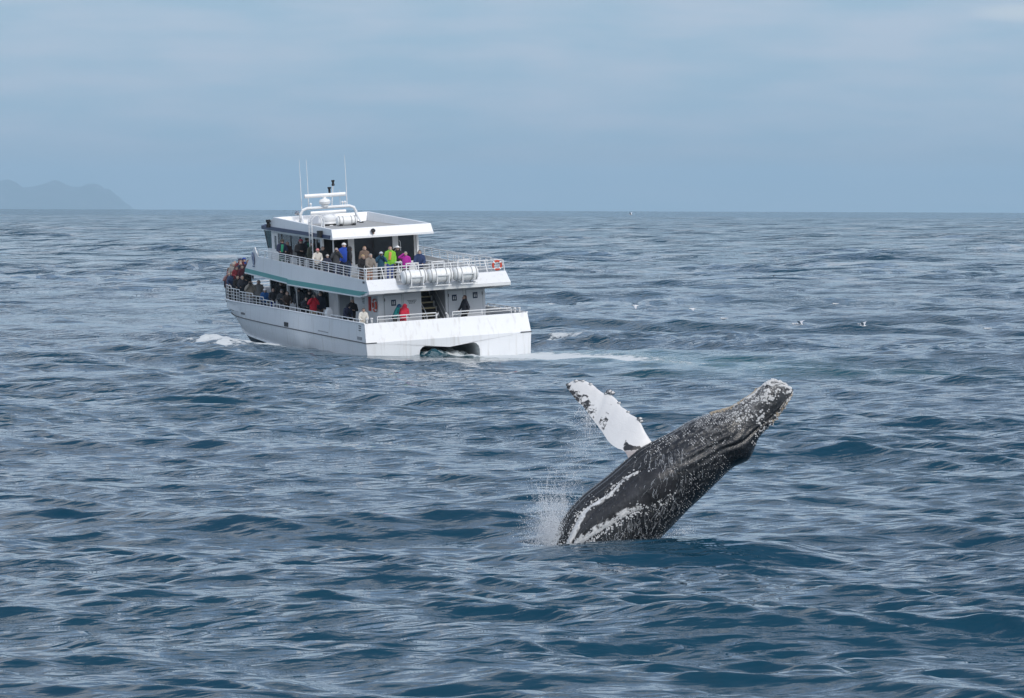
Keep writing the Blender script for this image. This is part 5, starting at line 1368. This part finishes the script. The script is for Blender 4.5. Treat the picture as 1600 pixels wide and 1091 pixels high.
def person(pos, h, rz, pose, coat, legs, hair_kind, hair_col, label, lean=0.0, wide=1.0, turn=0.0, stride=0.2, hat=None, skin=None, extra=None):
    V, Nn, F, reg, top, eyes, (hc, fwd, upv), camp = build_person(pose, lean, wide, hair_kind, turn, stride)
    sc = h / max(V[:, 2].max(), .5)
    p = BOAT_M @ Vector(pos)
    me = np_mesh('person', V, F)
    root = link('person', me, [SKIN], None, smooth=True)
    root.location = p; root.rotation_euler = (0, 0, rz); root.scale = (sc, sc, sc)
    tag(root, label, 'person', 'passengers on the tour boat')
    sub_mesh('jacket', V, Nn, F, reg == 2, .014, cloth(coat), root)
    sub_mesh('trousers', V, Nn, F, reg == 3, .010, cloth(legs), root)
    sub_mesh('shoes', V, Nn, F, reg == 4, .006, cloth((.03, .03, .03)), root)
    C = V[F].mean(1) - hc
    side = C @ fwd; hi = C @ upv
    if hair_kind == 'hood':
        sub_mesh('hood', V, Nn, F, (reg == 5) | ((reg == 1) & ((hi > .06) | (side < .02))), .012, cloth(hair_col), root)
    else:
        capm = (reg == 1) & ((hi > .055 - .05 * (side < .02)) | ((side < -.005) & (hi > -.09)))
        sub_mesh('hair', V, Nn, F, capm | (reg == 5), .012, cloth(hair_col, .7), root)
    if hat:
        kind, col = hat
        m = sub_mesh('hat', V, Nn, F, (reg == 1) & (hi > (.035 if kind != 'beanie' else .02)), .024 if kind != 'beanie' else .03, cloth(col), root)
        if kind in ('cap', 'sunhat'):
            b = MB(); n = 14; hv, fv, uv = Vector(hc), Vector(fwd), Vector(upv); sv = fv.cross(uv)
            R0, R1 = (.10, .215) if kind == 'sunhat' else (.09, .20)
            ring0, ring1, ring2 = [], [], []
            for k in range(n):
                a = 2 * math.pi * k / n; d = fv * math.cos(a) + sv * math.sin(a)
                q = R1 if kind == 'sunhat' else R0 + (R1 - R0) * max(0, math.cos(a)) ** .6
                c0 = hv + uv * .045
                ring0.append(c0 + d * R0); ring1.append(c0 + d * q - uv * .012); ring2.append(c0 + d * q - uv * .022)
            b.loft([ring0, ring1, ring2, [v - uv * .012 for v in ring0]], 0, False); b.build('brim', cloth(col), m)
    for e in eyes: MB().lathe([(.002, -.012), (.010, -.008), (.012, 0), (.010, .008), (.002, .012)], e, n=6).build('eye', EYE, root)
    if extra:
        lab, kind = extra
        cp = Vector(camp)
        M = Matrix.Translation(p) @ Matrix.Rotation(rz, 4, 'Z') @ Matrix.Scale(sc, 4)
        k = MB()
        if kind == 'camera':
            k.box((-.07, -.035, -.045), (.07, .035, .045)); k.box((-.03, -.03, .045), (.03, .03, .075)); k.lathe([(.042, .03), (.045, .07), (.040, .17), (.03, .172)], (0, 0, 0), 'Y', 12)
        elif kind == 'phone':
            k.box((-.075, -.005, -.038), (.075, .005, .038)); k.lathe([(.01, .004), (.01, .008)], (-.055, 0, .02), 'Y', 8)
        else:
            for s in (-1, 1): k.lathe([(.022, -.06), (.03, -.03), (.034, .05), (.03, .07)], (s * .036, 0, 0), 'Y', 10)
            k.box((-.02, -.02, -.015), (.02, .02, .015))
        kb = k.build(kind if kind != 'binoculars' else 'binoculars', BLACK, None, True)
        fw = Vector((fwd[0], fwd[1], 0)).normalized(); ang = math.atan2(-fw.x, fw.y)
        kb.matrix_world = M @ Matrix.Translation(cp) @ Matrix.Rotation(ang, 4, 'Z')
        tag(kb, lab, kind, 'cameras and binoculars held up by passengers')
    return root
K, NV, DG = (.012, .012, .014), (.015, .022, .055), (.045, .047, .05)
JEAN = (.04, .06, .11); KH = (.40, .34, .25); BRN = (.09, .05, .03); GRY = (.32, .31, .30); BLD = (.42, .29, .14); DKH = (.025, .018, .013)
U, M_, B_, B1 = 3.72, 1.22, 2.15, 1.5
PI = math.pi
g_ = random.Random(33)
PEOPLE = [
 # pos, height, turn from facing the whale, pose, coat, legs, hair, hair colour, label, options
 ((-3.43,18.66,U),1.80,0.1,'rail',NV,(.05,.10,.08),'short',DKH,'person in dark navy coat with green scarf at the upper rail near the wheelhouse',dict(hat=('cap',(.05,.05,.04)))),
 ((-3.05,18.9,U),1.62,-.2,'stand',(.05,.03,.03),K,'short',(.14,.06,.03),'person with reddish hair behind the navy coat at the upper forward rail',{}),
 ((-3.14,15.98,U),1.88,0.1,'hold',K,K,'short',DKH,'tall person in black jacket with burgundy cap under the dark cabin windows',dict(hat=('cap',(.22,.02,.04)),wide=1.08)),
 ((-3.04,14.13,U),1.80,0.5,'stand',(.055,.060,.045),DG,'short',DKH,'person in olive jacket standing behind the white roof ladder',{}),
 ((-3.45,11.75,U),1.58,0.0,'rail',(.66,.62,.55),K,'short',(.4,.25,.2),'person in cream coat and pink hat leaning on the upper port rail',dict(lean=.22,hat=('beanie',(.62,.22,.22)))),
 ((-3.05,12.1,U),1.66,-.3,'stand',K,K,'short',(.10,.05,.03),'person in black jacket with dark brown hair beside the cream coat',{}),
 ((-3.42,10.0,U),1.34,0.0,'hold',(.02,.025,.05),JEAN,'short',BRN,'child in navy jacket with pale collar at the upper port rail',dict(hat=('beanie',(.50,.46,.42)))),
 ((-3.22,9.0,U),1.74,0.1,'camera',DG,NV,'short',GRY,'grey-haired person in charcoal jacket holding both hands to the face',dict(extra=('binoculars held up by the grey-haired person in charcoal at the upper rail','binoculars'))),
 ((-2.40,10.3,U),1.88,0.2,'stand',(.015,.06,.36),NV,'short',GRY,'tall person in bright royal blue jacket and white cap by the roof post',dict(hat=('beanie',(.72,.71,.69)),wide=1.1)),
 ((-2.35,9.4,U),1.75,1.6,'stand',K,JEAN,'hood',K,'hooded person in black turned sideways behind the royal blue jacket',{}),
 ((-1.50,9.45,U),1.70,0.2,'stand',(.16,.11,.08),K,'long',(.24,.14,.07),'person with long light brown hair in front of the dark aft window',{}),
 ((-3.35,4.1,U),1.62,0.5,'rail',K,(.10,.06,.05),'long',BLD,'blond person in black jacket leaning over the corner of the upper rail',dict(lean=.3)),
 ((-3.22,3.0,U),1.71,0.4,'rail',(.22,.19,.16),(.30,.17,.12),'short',GRY,'grey-haired person in taupe jacket at the stern corner of the upper rail',dict(lean=.15,wide=1.1)),
 ((-2.31,3.9,U),1.70,0.0,'camera',(.015,.07,.12),K,'short',DKH,'person in dark teal jacket and pale cap with hands at the eyes',dict(hat=('cap',(.55,.58,.62)),extra=('binoculars held up by the person in dark teal at the upper stern','binoculars'))),
 ((-1.0,6.45,U),1.80,0.0,'stand',(.20,.48,.035),(.03,.06,.22),'short',(.12,.06,.03),'person in lime green jacket with orange scarf near the aft window',dict(wide=1.12)),
 ((-.55,6.55,U),1.78,-.2,'brow',K,K,'short',DKH,'person in black with wide white sun hat in front of the window post',dict(hat=('sunhat',(.78,.77,.74)))),
 ((-1.0,3.75,U),1.64,-.1,'brow',(.42,.02,.30),K,'short',GRY,'person in magenta jacket standing at the upper stern rail',{}),
 ((-.55,2.75,U),1.73,0.0,'rail',(.02,.04,.11),K,'short',BRN,'person in navy blue jacket at the upper stern rail beside a life raft',dict(wide=1.18,lean=.1)),
 ((-3.80,28.7,B1),1.74,0.0,'camera',(.24,.13,.13),K,'short',BRN,'foremost person at the bow rail with pink sleeves raised',dict(hat=('beanie',(.55,.25,.27)))),
 ((-3.55,28.9,B_),1.50,0.2,'stand',(.16,.10,.07),K,'short',(.20,.12,.06),'person in tan brown jacket standing high at the bow tip',{}),
 ((-3.55,28.5,B_),1.61,0.1,'stand',(.26,.25,.24),K,'hood',(.34,.32,.30),'person with pale grey hood among the crowd on the bow',{}),
 ((-3.28,29.1,B_),1.62,-.4,'stand',(.30,.26,.22),DG,'short',(.35,.25,.18),'person in beige jacket behind the grey hood on the bow',{}),
 ((-3.18,28.4,B_),1.80,0.2,'camera',(.13,.018,.025),K,'short',DKH,'person in red jacket with dark hat raising hands on the bow',dict(hat=('beanie',(.03,.03,.07)))),
 ((-2.91,28.5,B_),1.82,-.1,'stand',(.02,.05,.20),K,'short',BRN,'tallest person on the bow in a royal blue hat and coat',dict(hat=('beanie',(.02,.05,.26)))),
 ((-3.05,27.15,B_),1.78,0.4,'stand',(.06,.02,.025),K,'short',(.22,.13,.08),'person in dark maroon jacket on the bow beside the upper deck wing',{}),
 ((-3.80,28.0,B1),1.76,0.0,'rail',(.025,.045,.10),K,'short',BRN,'person in navy jacket leaning on the bow rail ahead of the crowd',dict(lean=.1)),
 ((-3.72,27.3,B_),1.44,0.1,'hold',(.18,.02,.03),K,'short',DKH,'person in crimson jacket bending forward in the bow crowd',dict(lean=.35)),
 ((-3.45,27.0,B_),1.50,0.3,'stand',(.10,.022,.035),K,'long',BRN,'person in wine red jacket with long brown hair on the bow',{}),
 ((-3.88,26.6,B1),1.62,0.2,'rail',K,K,'short',DKH,'person in black behind the tall bow rail bars',dict(lean=.1)),
 ((-3.62,25.6,B_),1.25,0.0,'hold',K,K,'short',DKH,'dark-haired person in black low down in front of the wing',dict(lean=.4)),
 ((-3.70,28.9,B1),1.70,-.3,'stand',(.03,.03,.05),K,'short',BRN,'person in dark navy coat half hidden at the very tip of the bow',{}),
 ((-3.35,27.7,B_),1.66,0.0,'camera',(.05,.06,.09),K,'short',GRY,'grey-haired person in slate blue jacket in the middle of the bow crowd',{}),
 ((-3.25,26.3,B_),1.58,0.3,'stand',(.025,.028,.04),K,'short',(.16,.10,.06),'person in dark slate jacket between the bow crowd and the upper deck wing',{}),
 ((-3.90,25.5,B1),1.66,0.1,'rail',(.02,.022,.03),K,'short',GRY,'grey-haired person in black at the bow rail beside the beige photographer',{}),
 ((-3.98,23.6,M_),1.75,0.1,'camera',(.30,.26,.21),(.28,.28,.32),'short',BRN,'person in beige jacket aiming a camera over the stepped bow rail',dict(wide=1.2,extra=('camera aimed by the person in beige over the bow rail','camera'))),
 ((-3.55,23.4,M_),1.78,-.2,'stand',(.20,.19,.18),K,'short',GRY,'grey-haired person in grey jacket behind the beige jacket photographer',{}),
 ((-4.08,20.3,M_),1.49,0.0,'rail',(.015,.09,.26),NV,'short',GRY,'person in bright blue jacket and white cap on the lower port rail',dict(lean=.2,hat=('beanie',(.75,.75,.74)))),
 ((-3.88,19.4,M_),1.56,0.2,'rail',(.03,.03,.035),(.015,.05,.30),'short',BRN,'brown-haired person in black and blue at the lower port rail',dict(lean=.15)),
 ((-3.22,20.0,M_),1.86,0.0,'stand',K,K,'short',DKH,'tall person in black with dark hat against the lower cabin windows',dict(hat=('cap',(.015,.015,.018)))),
 ((-3.80,17.9,M_),1.57,0.0,'hold',DG,(.35,.34,.36),'short',GRY,'person with grey knit hat and pale front at the lower port rail',dict(hat=('beanie',(.12,.125,.14)))),
 ((-3.95,16.35,M_),1.55,0.2,'rail',(.045,.03,.022),K,'long',(.14,.075,.035),'person with long brown hair in dark brown coat on the lower rail',dict(lean=.12)),
 ((-3.18,16.6,M_),1.68,-.3,'stand',(.07,.075,.085),K,'hood',K,'person in dark grey with black hood beside the thin deck pole',{}),
 ((-4.08,12.45,M_),1.47,0.4,'hold',(.03,.032,.04),K,'short',DKH,'person in dark grey jacket leaning low left of the red jacket',dict(lean=.25)),
 ((-3.45,13.7,M_),1.71,0.2,'stand',K,K,'short',DKH,'person in black cap and jacket looking over the red jacket',dict(hat=('cap',(.012,.012,.014)))),
 ((-4.02,11.05,M_),1.66,0.0,'camera',(.50,.018,.035),KH,'short',DKH,'person in bright red jacket and beige trousers holding up a camera',dict(wide=1.12,extra=('camera held up by the person in the bright red jacket','camera'))),
 ((-3.52,11.45,M_),1.74,0.1,'stand',(.015,.02,.04),(.14,.09,.07),'short',GRY,'grey-haired person in navy jacket standing right of the red jacket',dict(wide=1.1)),
 ((-3.95,5.2,M_),1.50,0.5,'rail',(.02,.026,.055),K,'hood',(.012,.013,.02),'hooded person in navy bending over the lower rail by the alcove',dict(lean=.4,wide=1.1)),
 ((-3.52,5.55,M_),1.70,0.2,'hold',K,K,'short',GRY,'grey-haired person in black jacket near the orange life ring',dict(wide=1.15)),
 ((-4.10,1.75,M_),1.47,0.2,'rail',(.68,.65,.58),(.55,.52,.46),'short',BRN,'person in cream white jacket at the stern corner of the lower deck',dict(lean=.2,wide=1.1)),
 ((-2.28,1.95,M_),1.56,1.2,'hold',(.01,.20,.20),DG,'hood',(.02,.10,.20),'hooded person in teal jacket hunched beside the red jacket at the stern',dict(lean=.40,wide=1.1)),
 ((-1.98,1.45,M_),1.57,2.6,'hold',(.55,.02,.05),(.45,.02,.04),'hood',(.55,.02,.05),'hooded person in crimson jacket seen from behind at the stern rail',dict(lean=.30,wide=1.2)),
 ((1.55,1.9,M_),1.76,-1.2,'step',(.018,.02,.03),K,'long',(.13,.06,.035),'person in long black coat walking past the stern cabin doors',dict(stride=.8,wide=1.05)),
]
for pos, h, dt, pose, coat, legs, hk, hc_, lab, opt in PEOPLE:
    opt = dict(opt)
    opt.setdefault('turn', g_.uniform(-.25, .25))
    person(pos, h, PI + .08 + dt, pose, coat, legs, hk, hc_, lab, **opt)
# the green scarf and the orange scarf
def scarf(owner, col):
    o = [p for p in bpy.data.objects if p.get('label') == owner][0]
    MB().loft([[(.07*math.cos(a) + x, y + .02*math.sin(a) , z) for a in np.linspace(0, 2*math.pi, 9)[:-1]] for x, y, z in ((0, .10, 1.46), (.0, .165, 1.36), (.02, .175, 1.2), (.03, .165, 1.05))]).build('scarf', cloth(col), o, True)
scarf(PEOPLE[0][8], (.02, .22, .12)); scarf(PEOPLE[14][8], (.55, .24, .08))

# ------------------------------------------------------------------ gulls on and over the sea
BIRDW = plain('gull_white', (.80, .80, .79), .6, 0, .05, 20); BIRDG = plain('gull_grey', (.60, .61, .63), .6, 0, .15, 20); BIRDD = plain('bird_dark', (.05, .05, .055), .6, 0, .2, 20)
BEAK = plain('beak_orange', (.5, .25, .05), .5)
def gull(loc, rz, flying, label, flap=.5, dark=False, s=1.0):
    body = MB()
    prof = [(.02, -.24), (.05, -.18), (.085, -.06), (.09, .05), (.07, .14), (.055, .18), (.06, .22), (.045, .27), (.01, .295)]
    body.loft([[(r * .95 * math.cos(a), y, .06 + (.03 if y > .15 else 0) + r * .9 * math.sin(a)) for a in np.linspace(0, 2*math.pi, 9)[:-1]] for r, y in prof])
    o = body.build('gull', BIRDD if dark else BIRDW, None, True)
    o.location = loc; o.rotation_euler = (0, 0, rz); s *= .8; o.scale = (s, s, s)
    tag(o, label, 'gull', 'gulls scattered over the sea right of the boat' if loc[0] > 0 else 'gulls on the sea left of the boat')
    MB().lathe([(.014, .285), (.012, .32), (.003, .345)], (0, 0, .09), 'Y', 6).build('beak', BEAK, o)
    MB().slab([(-.03, -.2, .07), (.03, -.2, .07), (.06, -.36, .07), (-.06, -.36, .07)], (0, 0, .012)).build('tail', BIRDD if dark else BIRDW, o)
    for sx in (-1, 1):
        w = MB()
        if flying:
            p1 = (sx * .30, .06, .10 + .30 * math.sin(flap)); p2 = (sx * .68, -.06, .10 + .30 * math.sin(flap) + .34 * math.sin(flap * .5 - .15))
            w.add([(sx*.05, .12, .10), (p1[0], p1[1] + .06, p1[2]), (p2[0], p2[1], p2[2]), (p1[0], p1[1] - .15, p1[2]), (sx*.05, -.10, .10),
                   (sx*.05, .12, .085), (p1[0], p1[1] + .06, p1[2] - .015), (p2[0], p2[1], p2[2] - .01), (p1[0], p1[1] - .15, p1[2] - .012), (sx*.05, -.10, .085)],
                  [(0,1,3,4), (1,2,3), (5,9,8,6), (6,8,7), (0,5,6,1), (1,6,7,2), (2,7,8,3), (3,8,9,4)])
        else:
            w.loft([[(sx * (.075 + .02 * math.cos(a)), y + .0, z + r * math.sin(a)) for a in np.linspace(0, 2*math.pi, 7)[:-1]] for y, z, r in ((.12, .08, .02), (.0, .085, .06), (-.15, .09, .045), (-.32, .10, .01))])
        w.build('wing', BIRDD if dark else BIRDG, o, True)
    return o
def sea_pt(px, py, lift=0.0, dist=None):
    """a point on the sea below a sight line; lift raises it above the water"""
    d = cam.matrix_world.to_3x3() @ Vector(((px - 800) / 7611.0, -(py - 545.5) / 7611.0, -1))
    o = Vector((0, 0, CAM_H))
    t = (dist / d.y) if dist else (lift - CAM_H) / d.z
    return o + d * t
for px, py, lift, dist, rz, fly, flap, dark, lab in (
    (985.5, 336, 0, 620, 1.2, True, .9, False, 'white gull flying just below the horizon right of the boat'),
    (993.5, 479, .7, None, 1.5, True, -.6, False, 'gull flying low with one wing down, leftmost of the gulls behind the whale'),
    (1013, 479, .05, None, 1.3, False, 0, False, 'gull sitting on the water just right of the low flying gull'),
    (1082, 484, .4, None, 1.6, True, -.3, False, 'gull skimming the water between the low flying gull and a sitting pair'),
    (1127, 489, .1, None, 1.4, True, .25, False, 'gull with half spread wings, upper bird of the pair above the whale head'),
    (1131, 499, .03, None, 1.7, False, 0, False, 'small sitting gull, lower bird of the pair above the whale head'),
    (1209, 432, .8, None, .3, True, .3, True, 'dark bird with spread wings over the water, highest of those at right'),
    (1243, 507.5, .03, None, 1.5, False, 0, False, 'gull sitting on the water above the whale snout'),
    (1250.5, 508, .5, None, 1.1, True, .7, False, 'gull lifting its wings beside the sitting gull above the whale snout'),
    (1302, 493.5, .1, None, 1.4, True, .2, False, 'gull landing on the water with a tan look, right of the whale snout'),
    (1305.5, 476, .03, None, 1.9, False, 0, False, 'small gull sitting on the water above the landing gull'),
    (1345, 508.5, .05, None, 1.5, False, 0, False, 'gull sitting with white breast, left of the rightmost flying gull'),
    (1349, 510.5, .3, None, 1.2, True, .8, False, 'gull with raised wing beside the white breasted sitting gull at far right'),
    (1543, 515, .03, None, 1.5, False, 0, False, 'lone gull sitting on the water far to the right'),
    (862, 476.5, .03, None, 1.5, False, 0, False, 'lone gull sitting on the water close to the stern of the boat'),
    (63, 429, .05, None, 1.2, False, 0, False, 'lone gull sitting on the water at the far left'),
):
    p = sea_pt(px, py, lift + .12, dist)
    gull(p, rz, fly, lab, flap, dark)
